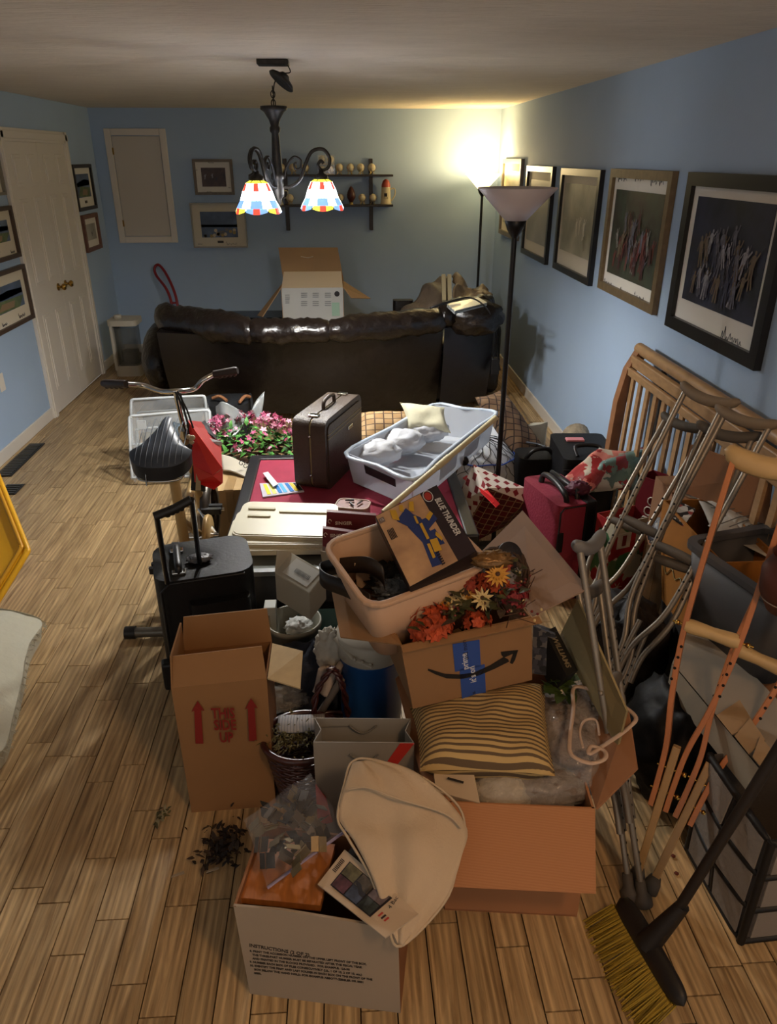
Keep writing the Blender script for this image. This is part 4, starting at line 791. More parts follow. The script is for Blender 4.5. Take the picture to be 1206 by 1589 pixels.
# ================= suitcases at the right ======================================
rs=mat('burgundy_nylon','7E2035',.7,bump=(90,.2)); bn=mat('black_nylon','0B0B0D',.55,bump=(80,.08),spec=.3)
def upright(A,B,depth,h,m1,t,strapm=None,top=None,bev=.03):
    A=V(A);B=V(B); d=B-A; d.z=0; L_=d.length; dx=d.normalized(); dn=V((-dx.y,dx.x,0)); T=Matrix(((dx.x,dn.x,0,A.x),(dx.y,dn.y,0,A.y),(0,0,1,A.z),(0,0,0,1)))
    m=M(T); rbox(m,(L_/2,depth/2,h/2),(L_,depth,h),.035); m.build('body',m1,t,bevel=bev,bseg=3); return T,L_
t=thing('rolling_suitcase',P(900,860,0),'burgundy fabric suitcase with black handles standing by the striped gift bags','suitcase')
A=P(817,790,.42); A.z=0; B=P(905,832,.42); B.z=0
T,L_=upright((.93,2.92,0),(1.125,2.97,0),.36,.50,rs,t); 
T,L_=T,L_
M(T).box((L_*.82,.18,.25),(.06,.372,.512)).build('black_strap',bn,t,bevel=.01)
for x in (.3,): M(T).tube(spline([(L_*x,.04,.50),(L_*x-.01,.05,.54),(L_*x,.16,.555),(L_*x+.01,.27,.54),(L_*x,.28,.50)],6),.014,8).build('carry_handle',cab,t)
M(T).tube([(L_*.62,.06,.5),(L_*.62,.06,.535),(L_*.62,.3,.535),(L_*.62,.3,.5)],.012,7).build('pull_handle',cab,t); M(T).box((L_*.1,-.004,.32),(.03,.008,.10)).build('name_tag_panel',cab,t,bevel=.003)
M(T).tube([(.012,-.001,.03),(.012,-.001,.47),(.03,-.001,.49),(L_-.02,-.001,.49)],.004,5).build('zip',cab,t)
crumple(M(T),(L_*.75,.1,.53),.045,(1.2,1,.7),.4,5,3).build('scarf_knot',mat('plum_cloth','4E1C30',.6),t)
t=thing('black_suitcase',P(915,720,.2),'black soft suitcase with a pink tag beside the right wall','suitcase')
T,L_=upright((1.14,3.58,0),(1.44,3.56,0),.42,.46,bn,t); M(T).tube(spline([(.08,.05,.46),(.08,.1,.50),(.2,.1,.50),(.2,.05,.46)],6),.012,7).build('handle',cab,t)
M(T).box((.12,.30,.465),(.1,.05,.012)).build('pink_tag',mat('pink_tag','C27A7E',.6),t,bevel=.003); M(T).tube([(.0,.0,.40),(.3,.0,.40)],.005,5).build('zip',cab,t); rbox(M(T),(.15,-.02,.2),(.24,.05,.26),.02).build('front_pocket',bn,t,bevel=.01)
t=thing('camera_bag',P(840,740,.3),'small black padded bag on the floor between the netted bag and burgundy suitcase','bag'); c_=P(838,728,.30)
rbox(M(),(c_.x+.02,c_.y+.12,.2),(.26,.2,.30),.05,taper=1).build('body',bn,t,bevel=.03,bseg=3); M().tube(spline([(c_.x-.08,c_.y+.05,.34),(c_.x-.03,c_.y+.04,.40),(c_.x+.05,c_.y+.05,.40),(c_.x+.1,c_.y+.06,.34)],6),.012,7).build('handle',cab,t)
# christmas bags
x1_=patches('paper_red_green',['8E2426','B9B29A','5E7A52','8E2426','A52D2E','C9C4B0','3F6B45'],14,.45,fine=.02,dist='CHEBYCHEV',coords='Object'); x2_=patches('paper_teal',['5F7B76','6B8782','5F7B76','7E2A33','C0C6BE','55726C'],17,.35,fine=.06,coords='Object'); x3_=patches('paper_pink_red',['A0393B','C97C70','B9B0A0','8E2426'],13,.4,fine=.06,coords='Object')
def gbag(name,A,B,dep,h,m1,lab,lean=0,trim=None):
    A=V(A);B=V(B); d=B-A; L_=d.length; dx=d.normalized(); dn=V((-dx.y,dx.x,0)).normalized(); T=Matrix(((dx.x,dn.x,0,A.x),(dx.y,dn.y,0,A.y),(dx.z,0,1,A.z),(0,0,0,1)))@Matrix.Rotation(lean,4,'X')
    t=thing(name,A,lab,'gift bag'); w=.004
    M(T).box((L_/2,0,h/2),(L_,w,h)).build('front_panel',m1,t); M(T).box((L_/2,dep,h/2),(L_,w,h)).build('back_panel',m1,t)
    for x in (0,L_): M(T).box((x,dep/2,h/2),(w,dep,h)).build('side_panel',m1,t)
    M(T).box((L_/2,dep/2,.003),(L_,dep,w)).build('bottom_panel',m1,t); return t,T,L_
t,T,L_=gbag('gift_bag',(1.145,2.80,.08),(1.37,2.88,.08),.12,.39,x1_,'red and green patchwork holiday gift bag standing behind the aluminium crutches')
snow=mat('snow_print','C8C3B4',.5)
for (u,z) in ((.12,.22),(.2,.12),(.06,.06)):
    for k in range(3): a=k*PI/3; M(T).tube([(u-.025*math.cos(a),-.004,z-.025*math.sin(a)),(u+.025*math.cos(a),-.004,z+.025*math.sin(a))],.0018,4).build('snowflake',snow,t)
for (u,z) in ((.16,.32),(.06,.30)): M(T).box((u,-.004,z),(.07,.003,.075)).build('white_square',snow,t); M(T).box((u,-.006,z),(.02,.003,.05)).build('red_figure',redband,t)
a,b,c,d=P(872,752,.5),P(925,770,.46),P(1008,725,.52),P(995,688,.60)
t=thing('wrapped_gift',(a+c)/2,'teal and white holiday wrapping paper parcel lying on the gift bags','gift'); cushion(M(),P(880,768,.40),P(990,760,.44),P(1005,690,.58),P(935,715,.56),.10,16,.02,8,.05).build('wrap',x2_,t)
t=thing('wrapped_gift',a,'pink and red holiday gift bag lying on its side left of the teal parcel','gift'); cushion(M(),P(862,752,.46),P(905,775,.44),P(985,700,.56),P(930,695,.58),.07,14,.02,9,.05).build('wrap',x3_,t)
t,T,L_=gbag('gift_bag',(1.30,2.98,.22),(1.40,2.84,.22),.1,.40,mat('dark_red_paper','6A1A22',.45),'plain dark red gift bag behind the teal parcel and crutch legs'); 
for k in range(3): M(T).tube([(.06+.02*math.cos(a)+.01*k,-.006,.2+.05*k+.02*math.sin(a)) for a in [i*.7 for i in range(10)]],.003,4).build('white_swirl',snow,t)
# ================= lids and bins left ==========================================
cream_p=mat('cream_plastic','C9C5AC',.4); gp=mat('grey_plastic_bin','3B3E40',.4); gl_=mat('clear_lid','8E958F',.2,alpha=.55,spec=.8)
t=thing('storage_tub',(-.28,2.75,0),'dark grey plastic tub under the stack of cream lids','storage bin')
rbox(M(),(-.28,2.705,.20),(.44,.20,.40),.06,taper=.88,top_open=True).build('tub_body',gp,t,solid=.004); 
T=Matrix.Translation((-.28,2.705,0)); rring(M(T),(.47,.23),.07,.03,.02,.385).build('tub_rim',mat('grey_rim','7A7E7C',.35),t); rbox(M(),(-.28,2.705,.395),(.43,.19,.012),.06).build('clear_lid',gl_,t,bevel=.004)
for i,(dz,dy,w_,d_,rt,lab) in enumerate(((.430,0,.44,.30,-.02,'cream plastic lid at the bottom of the stack of three'),(.455,.01,.43,.28,-.06,'cream lid with a clear panel in the middle of the stack of three'),(.482,.03,.41,.26,-.12,'cream tray lid with long grooves, topmost of the stack of three'))):
    c=(-.29+.01*i,2.85+dy,dz); T=Matrix.Translation(c)@Matrix.Rotation(rt,4,'Z')@Matrix.Rotation(R(3*i),4,'X'); t=thing('cream_lid',c,lab,'lid','cream lids stacked on the grey tub')
    rbox(M(T),(0,0,.01),(w_,d_,.018),.035).build('lid_plate',cream_p,t,bevel=.004); rring(M(T),(w_+.015,d_+.015),.04,.022,.022,-.006).build('lid_rim',cream_p,t)
    if i==2:
        for (x,y,w2) in ((-.12,.07,.12),(.08,.05,.24),(-.12,.01,.10)): rbox(M(T),(x,y,.022),(w2,.014,.008),.006).build('groove_rib',mat('cream_dim','B5AE8C',.4),t,bevel=.003)
# sewing packets
maroon=mat('maroon_card','5E1A20',.45); lgrey=mat('card_warm_grey','7A6A64',.5); sw=mat('print_offwhite','C9B9AE',.5)
def packet(px,Yq,lab,lab2):
    c=[PY(x,y,Yq) for x,y in px]; t=thing('notions_packet',c[0],lab,'packet'); A,B,C,D=c
    M().slab([A,B,C,D],.02).build('card',maroon,t); f=bil(A,B,C,D); n=V((0,-.002,0))
    M().slab([f(.0,.0)+n,f(1,.0)+n,f(1,.38)+n,f(.0,.62)+n],.0015).build('grey_band',lgrey,t)
    lettering('SINGER',f(.18,.84)+n*1.5,B-A,D-A,.019,sw,t,bold=.0004); M().tube([f(.07,.88)+n*1.5+V((.006*math.cos(a),-.001,.008*math.sin(a))) for a in [i*.7 for i in range(8)]],.0015,4).build('emblem',sw,t)
    M().box(f(.22,.30)+n*2,(.04,.002,.016)).build('yellow_print',mat('print_ochre','A08A3E',.5),t)
packet(((502,905),(580,905),(584,800),(507,794)),2.52,'upper maroon sewing packet printed SINGER behind the other one','')
packet(((500,890),(562,890),(564,828),(501,820)),2.44,'lower maroon sewing packet printed SINGER in front, beside the cream lids','')
# tin with scissors
t=thing('sewing_tin',P(550,787,.44),'small mauve oblong tin with sewing tools on it beside the packets','tin'); a=P(548,790,.47)
T=Matrix.Translation(a)@Matrix.Rotation(-.25,4,'Z'); rbox(M(T),(0,0,0),(.15,.10,.05),.03).build('body',mat('mauve_tin','8C6B66',.4,var=(30,.25)),t,bevel=.006); rring(M(T),(.155,.105),.032,.006,.006,.022).build('rim',mat('tin_pale','A99384',.35),t)
for k,(x,y,a_) in enumerate(((-.02,.02,.3),(.03,.0,1.2),(.0,-.02,2.2))): M(T@Matrix.Translation((x,y,.034))@Matrix.Rotation(a_,4,'Z')).tube([(-.02,0,0),(.02,0,0)],[.003,.006],6).build('sewing_tool',cab if k%2==0 else chrome,t)
# ================= black rolling suitcase ======================================
t=thing('carry_on',(-.6,2.35,0),'black rolling carry-on suitcase with its handle pulled up beside the tall box','suitcase')
A=V((-.70,2.31,0)); dx=V((.97,.24,0)).normalized(); dn=V((-.24,.97,0)).normalized(); T=Matrix(((dx.x,dn.x,0,A.x),(dx.y,dn.y,0,A.y),(0,0,1,0),(0,0,0,1)))
Tl=T@Matrix.Translation((0,0,.03)); W_,D_,H_=.36,.30,.50
rbox(M(Tl),(W_/2,D_/2,H_/2),(W_,D_,H_),.07).build('body',bn,t,bevel=.035,bseg=4); rbox(M(Tl),(W_*.62,-.015,H_*.46),(W_*.6,.06,H_*.72),.025).build('front_pocket',bn,t,bevel=.02,bseg=3)
grf=mat('handle_graphite','1B1B1D',.3,.3)
ax,bx=P(243,800,.93),P(297,775,.97); aa,bb_=P(260,905,.54),P(310,874,.54)
M().tube([ax,aa],.009,8).build('handle_tube',grf,t); M().tube([bx,bb_],.009,8).build('handle_tube',grf,t)
g=M().tube([ax+(ax-bx)*.06,ax.lerp(bx,.5)-V((0,0,.004)),bx],.0145,8).build('handle_grip',cab,t)
for k in range(4): M().sphere(ax.lerp(bx,.3+.13*k)-V((0,0,.012)),.011,8,5).build('finger_ridge',cab,g)
M(Tl).tube(spline([(.09,.05,H_),(.09,.06,H_+.03),(.09,.20,H_+.03),(.09,.22,H_)],5),.014,7).build('top_handle',cab,t)
for y in (.05,.22): M(Tl).box((.09,y,H_+.006),(.05,.03,.012)).build('handle_bracket',chrome,t,bevel=.003)
M(Tl).tube([(.02,.0,.04),(.02,.0,H_-.04),(.05,0,H_-.01),(W_-.04,0,H_-.01)],.005,6).build('zip',cab,t)
crumple(M(Tl),(.17,.12,H_+.015),.03,(1.4,1,.4),.4,6,2).build('luggage_tag',mat('tag_dark_grey','55565A',.4),t)
for x in (.04,): M(Tl).box((.0,.02,.09),(.04,.05,.12)).build('corner_guard',cab,t,bevel=.01); 
for x in (.04,W_-.04): M(Tl).lathe([(0,-.012),(.03,-.012),(.03,.012),(0,.012)],14,(x,.04,0.0),Matrix.Rotation(PI/2,4,'Y')).build('wheel',cab,t)
# ================= THIS SIDE UP box ============================================
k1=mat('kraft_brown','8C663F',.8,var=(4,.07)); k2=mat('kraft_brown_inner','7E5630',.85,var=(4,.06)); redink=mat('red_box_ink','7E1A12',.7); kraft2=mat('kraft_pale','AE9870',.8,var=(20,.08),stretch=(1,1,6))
t=thing('tall_carton',(-.39,1.9,0),'tall open brown carton printed THIS SIDE UP with red arrows','box')
A=V((-.530,1.765,0)); B=V((-.262,1.775,0)); A2=P(277,1066,.495); B2=P(418,1052,.51); A2.y=1.765;B2.y=1.775; A2.x=-.517;B2.x=-.253
A2=V((-.533,1.765,.50));B2=V((-.255,1.775,.515)); dp=V((0,.185,0)); w=.005
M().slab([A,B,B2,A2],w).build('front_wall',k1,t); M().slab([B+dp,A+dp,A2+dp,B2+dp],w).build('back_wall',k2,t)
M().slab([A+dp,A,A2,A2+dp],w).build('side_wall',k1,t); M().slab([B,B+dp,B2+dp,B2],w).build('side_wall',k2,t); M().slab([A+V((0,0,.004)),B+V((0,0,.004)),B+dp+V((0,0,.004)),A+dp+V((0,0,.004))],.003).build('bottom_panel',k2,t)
M().slab([A2,B2,V((B2.x-.012,B2.y+.035,.605)),V((A2.x+.002,A2.y+.03,.59))],w).build('flap',k1,t)
bk=A2+dp; bk2=B2+dp; M().slab([bk,bk2,V((bk2.x-.01,bk2.y+.02,.625)),V((bk.x+.01,bk.y+.02,.61))],w).build('flap',k1,t)
M().slab([A2+dp,A2,V((A2.x+.005,A2.y+.02,.60)),V((bk.x+.005,bk.y-.01,.61))],w).build('flap',k1,t)
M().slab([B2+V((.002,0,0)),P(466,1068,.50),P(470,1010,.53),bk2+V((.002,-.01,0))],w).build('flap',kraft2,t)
f=lambda x,y: PY(x,y,1.762)
for (x0_,x1_2,yt) in ((298,317,1088),(381,400,1084)):
    xm=(x0_+x1_2)/2; o=6; M().slab([f(xm-4,yt+66),f(xm+8,yt+66),f(xm+4.5,yt+14),f(x1_2,yt+15),f(xm-1,yt),f(x0_-1,yt+17),f(xm-6,yt+15)],.0012).build('arrow_print',redink,t)
for s,px,py,sz in (('THIS',347,1114,.055),('SIDE',350,1132,.055),('UP',352,1151,.055)): lettering(s,PY(px,py,1.761),(1,0,-.035),(0,0,1),sz,redink,t,align='CENTER',bold=.0014,sx=.62)
# ================= grey box w/ label, tubs behind ================================
wc=mat('white_box_worn','A39F90',.75,var=(6,.08)); lbl=mat('label_paper','B9BAB4',.6)
A,B,C=P(429,930,.40),P(482,963,.36),P(507,930,.40); up=V((0,.01,.11)); D_2=A+(C-B)
t=thing('small_carton',A,'small off-white carton with a barcode label on top of a round tub','box'); M().hexa([A,B,C,D_2,A+up,B+up,C+up,D_2+up]).build('body',wc,t,bevel=.003)
f=bil(A+up,B+up,C+up,D_2+up); n=V((0,0,.002)); M().slab([f(.15,.15)+n,f(.85,.15)+n,f(.9,.9)+n,f(.2,.9)+n],.001).build('label',lbl,t)
xd=(B-A).normalized()
r=random.Random(3)
for k in range(12): u=.38+k*.035; M().slab([f(u,.38)+n*2,f(u+.012*r.choice((1,2)),.38)+n*2,f(u+.012,.56)+n*2,f(u,.56)+n*2],.0005).build('barcode_bar',ink,t)
M().slab([A+up,f(0,.5)+V((-.02,0,.05)),D_2+up],.003).build('flap',wc,t)
t=thing('bucket',P(455,985,.2),'off-white round tub holding scrap under the small carton','bucket'); c=P(456,990,.27); c.y+=.03
M().lathe([(.055,.02),(.085,.02),(.10,.30),(.105,.30),(.105,.32),(.098,.32),(.085,.03),(0,.03)],28,(c.x,c.y+.02,0)).build('tub',mat('tub_grey_white','8F8C7C',.45),t); crumple(M(),(c.x+.02,c.y+.0,.30),.05,(1,1,.5),.4,5,1).build('paper_scrap',lbl,t)
tag(M().box(P(420,960,.30)+V((0,.02,0)),(.045,.06,.11)).build('tissue_box',mat('pale_grey_box','A9ABA4',.6),bevel=.003),'narrow pale box between the tall carton and the round tub','box')
t=thing('teal_bin',P(505,985,.1),'pale teal plastic bin half hidden behind the left flap of the arrow-logo box','storage bin'); rbox(M(),(P(505,985,.28).x,2.36,.14),(.22,.28,.28),.03,taper=.9,top_open=True).build('tub_body',mat('teal_plastic','5E8A88',.3,alpha=.8),t,solid=.004); 
# dark storage tote under (fills gap)
t=thing('dark_tote',(-.2,2.45,0),'black tote standing behind the black carry-on and the small cartons','tote'); rbox(M(),(-.17,2.55,.13),(.30,.07,.26),.02).build('body',bn,t,bevel=.01); M().tube(spline([(-.30,2.5,.26),(-.28,2.49,.36),(-.22,2.49,.36),(-.20,2.5,.26)],5),.008,6).build('handle',cab,t)
# clothes
navy=mat('navy_cloth','1C2230',.8,bump=(14,.6)); wcl=mat('white_cloth','B5B0A4',.8,bump=(12,.5))
tag(crumple(M(),P(487,1030,.28)+V((0,.02,-.10)),.15,(1.0,.8,1.1),.3,3,4).build('clothing_heap',navy),'dark navy clothing heap beside the side-up carton','clothing')
tag(crumple(M(),P(455,1075,.18)+V((0,.05,-.04)),.15,(1.1,.7,.8),.35,3,14).build('clothing_heap',mat('black_cloth','141518',.7,bump=(14,.6))),'black clothing heap low between the tall carton and the blue jug','clothing')
tag(crumple(M(),P(514,1008,.42),.062,(.85,.7,1.25),.28,4,3,40,30).build('white_cloth',wcl),'crumpled white cloth hanging beside the blue jug','cloth')
tag(sheet(M(),lambda u,v: P(498+32*u-8*v,1040+42*v-8*u,.40-.10*v)+V((0,.02*math.sin(8*u),.01)),16,.02,9,6).build('cotton_cloth',mat('peach_cloth','AE9E90',.8),solid=.02),'small pinkish white cloth over the basket handle','cloth')
# blue jug with white lid
t=thing('drink_jug',(.06,2.08,0),'blue insulated jug with a white lid and handle below the arrow-logo box','jug'); jc=P(578,1080,.33); jc.y+=.13
M().lathe([(0,.02),(.09,.02),(.098,.05),(.106,.20),(.104,.28),(.108,.41),(.112,.42),(0,.425)],32,(jc.x,jc.y,.0)).build('body',mat('blue_plastic','1E4A82',.3),t)
M().lathe([(.112,.42),(.115,.425),(.116,.49),(.108,.50),(0,.502)],32,(jc.x,jc.y,0)).build('lid',mat('white_plastic','A9A294',.35),t)
h0=jc+V((-.10,-.06,0)); M().tube([V((jc.x-.115,jc.y-.03,.49)),V((jc.x-.06,jc.y-.105,.465)),V((jc.x+.0,jc.y-.122,.44))],.010,8,flat=.5).build('carry_handle',MATS['white_plastic'],t); 
for k in range(3): M().sphere(V((jc.x-.055+.025*k,jc.y-.118,.467-.011*k)),.007,8,5).build('handle_stud',MATS['white_plastic'],t)
# wicker baskets
wk=mat('dark_red_wicker','3A1816',.35,coat=.4)
t=thing('wicker_basket',(-.2,1.80,0),'dark red wicker basket with dried moss behind the bag of hinges','basket'); c=V((-.165,1.80,0))
z_=.05
for k in range(17): M().tube([V((c.x+(.082+.0022*k)*math.cos(a),c.y+(.07+.0022*k)*math.sin(a),z_+.0125*k+.004*math.sin(14*a+k*PI))) for a in [2*PI*i/44 for i in range(44)]],.006,5,closed=True).build('woven_cane',wk,t)
rim_=[V((c.x+.122*math.cos(a),c.y+.11*math.sin(a),.265)) for a in [2*PI*i/40 for i in range(40)]]
M().tube(rim_,.011,7,closed=True).build('rim',wk,t)
ms=M(); r=random.Random(9)
for i in range(420): p=V((c.x-.03+r.gauss(0,.038),c.y+r.gauss(0,.035),.25+abs(r.gauss(0,.022)))); leafm(ms,p,rv(r),r.uniform(.01,.022),.005)
tag(ms.build('moss',mat('dried_moss','5A5230',.9),t),kind='stuff')
t=thing('basket_handle_loop',(-.0,2.0,0),'twisted dark red wicker basket with a tall hoop handle left of the blue jug','basket')
hp=spline([P(486,1130,.22),P(490,1080,.34),P(510,1042,.44),P(520,1040,.44),P(532,1065,.38),P(541,1110,.24)],8)
for ph in (0,PI): 
    pts=[]
    for i,p in enumerate(hp): a=i*.9+ph; pts.append(p+V((.006*math.cos(a),.006*math.sin(a),0)))
    M().tube(pts,.007,6).build('twisted_handle',wk,t)
bc2=(hp[0]+hp[-1])/2; 
for k in range(8): M().tube([V((bc2.x+.085*math.cos(a),bc2.y+.03+.085*math.sin(a),.06+.016*k)) for a in [2*PI*i/28 for i in range(28)]],.008,5,closed=True).build('woven_cane',wk,t)
t=M().tube([P(530,1055,.40),P(498,1105,.24),P(488,1120,.18)],.012,8).build('grey_tube',mat('grey_tube','6A625A',.5)); tag(t,'short grey plastic tube leaning inside the hooped wicker basket','tube')
knit=stripes('knit_towel','A6A6A8','8E8F94',120,0,.5,.9,bump=.6)
t=sheet(M(),lambda u,v: P(434+70*u,1116+22*v-6*u,.27+.02*math.sin(3*u))+V((0,0,.012*math.sin(PI*v))),18,.008,9,4).build('knit_cloth',knit,solid=.012); tag(t,'grey white knitted cloth rolled over the moss basket','cloth')
tag(crumple(M(),P(432,1085,.22),.06,(1.6,.8,.6),.4,5,6).build('plastic_wrap',mat('clear_crinkle','C9C9C6',.08,alpha=.18,spec=1,bump=(14,1))),'scrap of clear crinkled plastic above the knitted cloth','plastic wrap')
# ================= grey gift bag with red ribbon stripe ========================
gb=mat('grey_paper_bag','8C877E',.55); rd=mat('red_stripe_paper','B8312A',.5)
t=thing('shopping_bag',(.04,1.60,0),'grey paper shopping bag with a diagonal red stripe and cord handles','bag')
a,b=V((-.117,1.60,0)),V((.165,1.58,0)); z1=.425; dep=V((.0,.10,0)); tp=lambda p:V((p.x,p.y,z1))
M().slab([a,b,tp(b),tp(a)],.002).build('front_panel',gb,t); M().slab([b+dep,a+dep,tp(a+dep),tp(b+dep)],.002).build('back_panel',gb,t)
m_=(b+dep*.5)-V((.02,0,0)); M().slab([b,m_,tp(m_),tp(b)],.002).slab([m_,b+dep,tp(b+dep),tp(m_)],.002).build('side_panel',gb,t)
m_=(a+dep*.5)+V((.02,0,0)); M().slab([a+dep,m_,tp(m_),tp(a+dep)],.002).slab([m_,a,tp(a),tp(m_)],.002).build('side_panel',gb,t)
dx=(b-a).normalized(); n=V((0,-.0025,0)); q=lambda u,z:a+(b-a)*u+V((0,0,z))+n
M().slab([q(.70,z1-.085),q(.80,z1-.095),q(1.0,z1-.0),q(.86,z1)],.001).slab([q(.70,z1-.085),q(.82,z1-.10),q(.50,z1-.30),q(.36,z1-.30)],.001).build('red_stripe',rd,t)
M().slab([q(.0,.27),q(.10,.22),q(.16,.12),q(.0,.10)],.001).build('red_stripe',rd,t)
for off,zz,s in ((V((0,-.006,0)),z1-.035,-1),(dep+V((0,-.006,0)),z1-.02,-1)):
    pts=[a+(b-a)*u+off+V((0,-.004,zz+ s*.028*math.sin(PI*(u-.36)/.28))) for u in [.36+.28*i/10 for i in range(11)]]; M().tube(pts,.0028,6).build('cord_handle',mat('grey_cord','6E6860',.6),t)
M().box(a+(b-a)*.22+dep+V((0,-.004,z1-.03)),(.08,.002,.004)).build('logo_print',mat('print_grey_bag','6E6A62',.5),t)
# ================= big open box ================================================
k3=mat('kraft_warm','A5714A',.8,var=(3,.05)); k3c=stripes('kraft_corrugated','A8744C','A26E46',160,0,.5,.8,bump=.25)
t=thing('large_carton',(.45,1.65,0),'large open cardboard box full of cushions and wrapped things, front flap folded down','box')
A=V((.238,1.377,0)); B=V((.602,1.335,0)); h=V((0,0,.41)); bd=V((.045,.60,0)); C=B+bd; D=A+V((-.05,.42,0))+V((0,.1,0)); w=.006
M().slab([A,B,B+h,A+h],w).build('front_wall',k3,t); M().slab([B,C,C+h,B+h],w).build('side_wall',k3,t); M().slab([C,D,D+h,C+h],w).build('back_wall',k3,t); M().slab([D,A,A+h,D+h],w).build('side_wall',k3,t); M().slab([p+V((0,0,.006)) for p in (A,B,C,D)],.004).build('bottom_panel',k3,t)
tip0,tip1=P(696,1376,.30),P(925,1387,.30); M().slab([A+h+V((-.0,-.002,.004)),tip0,tip1,B+h+V((.0,-.002,.004))][::-1],-.005).build('flap',k3c,t)
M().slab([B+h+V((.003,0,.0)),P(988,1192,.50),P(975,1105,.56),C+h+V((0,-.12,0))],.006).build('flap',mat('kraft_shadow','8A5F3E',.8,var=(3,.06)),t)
M().slab([D+h+V((0,.05,0)),A+h,A+h+V((-.045,.02,-.05)),D+h+V((-.05,.02,-.03))],.005).build('flap',k3,t)
# khaki board standing in the box at the right
t=thing('backing_board',P(940,1050,.5),'stiff khaki board standing upright in the right side of the large box','board')
M().slab([P(866,992,.56),P(958,1160,.50),P(972,1103,.62),P(896,930,.78)],.006).build('board',mat('khaki_board','8A7A54',.75,var=(6,.06)),t)
# striped cushion
tick=stripes('ticking_stripe','B89C66','5E4C36',66,1,.58,.85)
A_,B_,C_,D_3=P(652,1196,.44),P(862,1204,.46),P(846,1062,.475),P(636,1098,.425)
t=cushion(M(),A_,B_,C_,D_3,.13,26,.012,7,.05).build('cushion',tick); tag(t,'tan and dark ticking striped cushion under the arrow-logo box','cushion')
uv=t.data.uv_layers[0]; ex=(B_-A_).normalized(); ey=(D_3-A_); ey=(ey-ex*ey.dot(ex)).normalized()
for p in t.data.polygons:
    for li,vi in zip(p.loop_indices,p.vertices): co=t.data.vertices[vi].co-A_; uv.data[li].uv=(co.dot(ex),co.dot(ey))
# white box lid, plastic-wrapped bundles
t=thing('white_box',P(700,1215,.42),'white flat box with a slot handle under the striped cushion','box'); A_,B_=P(675,1205,.43),P(745,1240,.43); 
M().slab([P(677,1228,.415),P(745,1246,.415),P(735,1198,.43),P(672,1190,.43)],.03).build('body',mat('ivory_card','B5A288',.7),t); M().slab([P(695,1206,.432),P(720,1213,.432),P(719,1216,.432),P(694,1209,.432)],.001).build('slot',ink,t)
wrapm=mat('crinkled_film','C9C4BC',.07,alpha=.22,spec=1,bump=(11,1)); gray_fur=mat('grey_fleece','7E6C62',.9,bump=(30,1.0),var=(9,.3)); 
def bundle(px,z,r,sc,label,m_,sd,film=True):
    c=P(*px,z); t=thing('wrapped_bundle',c,label,'bundle'); crumple(M(),c,r,sc,.16,3,sd).build('contents',m_,t); crumple(M(),c,r*1.10,sc,.22,5,sd+1,36,26).build('plastic_wrap',wrapm,t); return t
bundle((885,1150),.40,.115,(.95,1.35,.65),'grey fleece roll in clear plastic right of the striped cushion',gray_fur,3)
bundle((920,1110),.43,.09,(.9,1.3,.7),'grey brown fleece in clear plastic behind the white hanger loop',gray_fur,5)
bundle((845,1215),.38,.085,(1.6,.8,.55),'grey textile in clear plastic at the front right corner of the large box',mat('grey_textile','6F6259',.9,bump=(25,.8)),7)
bundle((785,1225),.38,.07,(1.2,.8,.6),'off-white cloth in clear plastic at the front of the large box',mat('offwhite_textile','A89C88',.9,bump=(18,.9)),9)
r=random.Random(5); g=M()
for i in range(14): leafm(g,P(868+r.uniform(-22,22),1070+r.uniform(-12,10),.50),rv(r,0),.06,.035)
tag(g.build('fabric_leaves',mat('satin_green','3A4A22',.35)),'cluster of dark green fabric leaves beside the striped cushion','leaves')
ring=spline([P(893,1066,.53),P(940,1080,.55),P(985,1110,.56),P(975,1130,.55),P(940,1155,.54),P(915,1170,.54),P(918,1158,.54),P(938,1165,.54),P(938,1178,.54),P(915,1184,.53),P(888,1172,.53),P(884,1150,.53),P(890,1100,.53)],7,True)
tag(M().tube(ring,.006,7,closed=True,flat=.6).build('white_strap',mat('white_piping_warm','B59C88',.5)),'white plastic strap loop on the clear wrapped fleece','strap')
tag(M().tube(spline([P(905,1160,.545),P(900,1135,.55),P(908,1118,.55),P(925,1118,.55),P(930,1140,.55)],6),.0035,6).build('thin_cord',MATS['white_piping_warm']),'thin grey cord curling inside the white strap loop','cord')
# book and camo item
t=thing('book',P(885,1010,.6),'dark book with WILLIAMS on its spine beside the khaki board','book'); bkm=mat('book_black','1D1B18',.5)
A_,B_,C_,D_4=P(880,1050,.56),P(897,1040,.56),P(862,972,.62),P(846,980,.62); M().slab([A_,B_,C_,D_4],.10).build('cover',bkm,t); lettering('WILLIAMS',D_4.lerp(A_,.18)+(C_-D_4)*.25+V((0,0,.002)),A_-D_4,C_-D_4,.024,mat('print_tan','8A7A5C',.5),t,bold=.0005)
camo=patches('pixel_camo',['23252E','3A3A44','5A5654','15161C'],60,.7,dist='CHEBYCHEV')
tag(M().slab([P(826,1045,.5),P(872,1052,.5),P(862,985,.62),P(828,972,.64)],.05).build('fabric_case',camo),'dark pixel-patterned fabric case behind the arrow-logo box','case')
t=sheet(M(),lambda u,v:P(862+30*u,985+35*v,.60-.05*v)+V((0,0,.01)),12,.02,12,5).build('plastic_sleeve',wrapm); tag(t,'crumpled clear plastic sleeve beside the book spine','plastic')
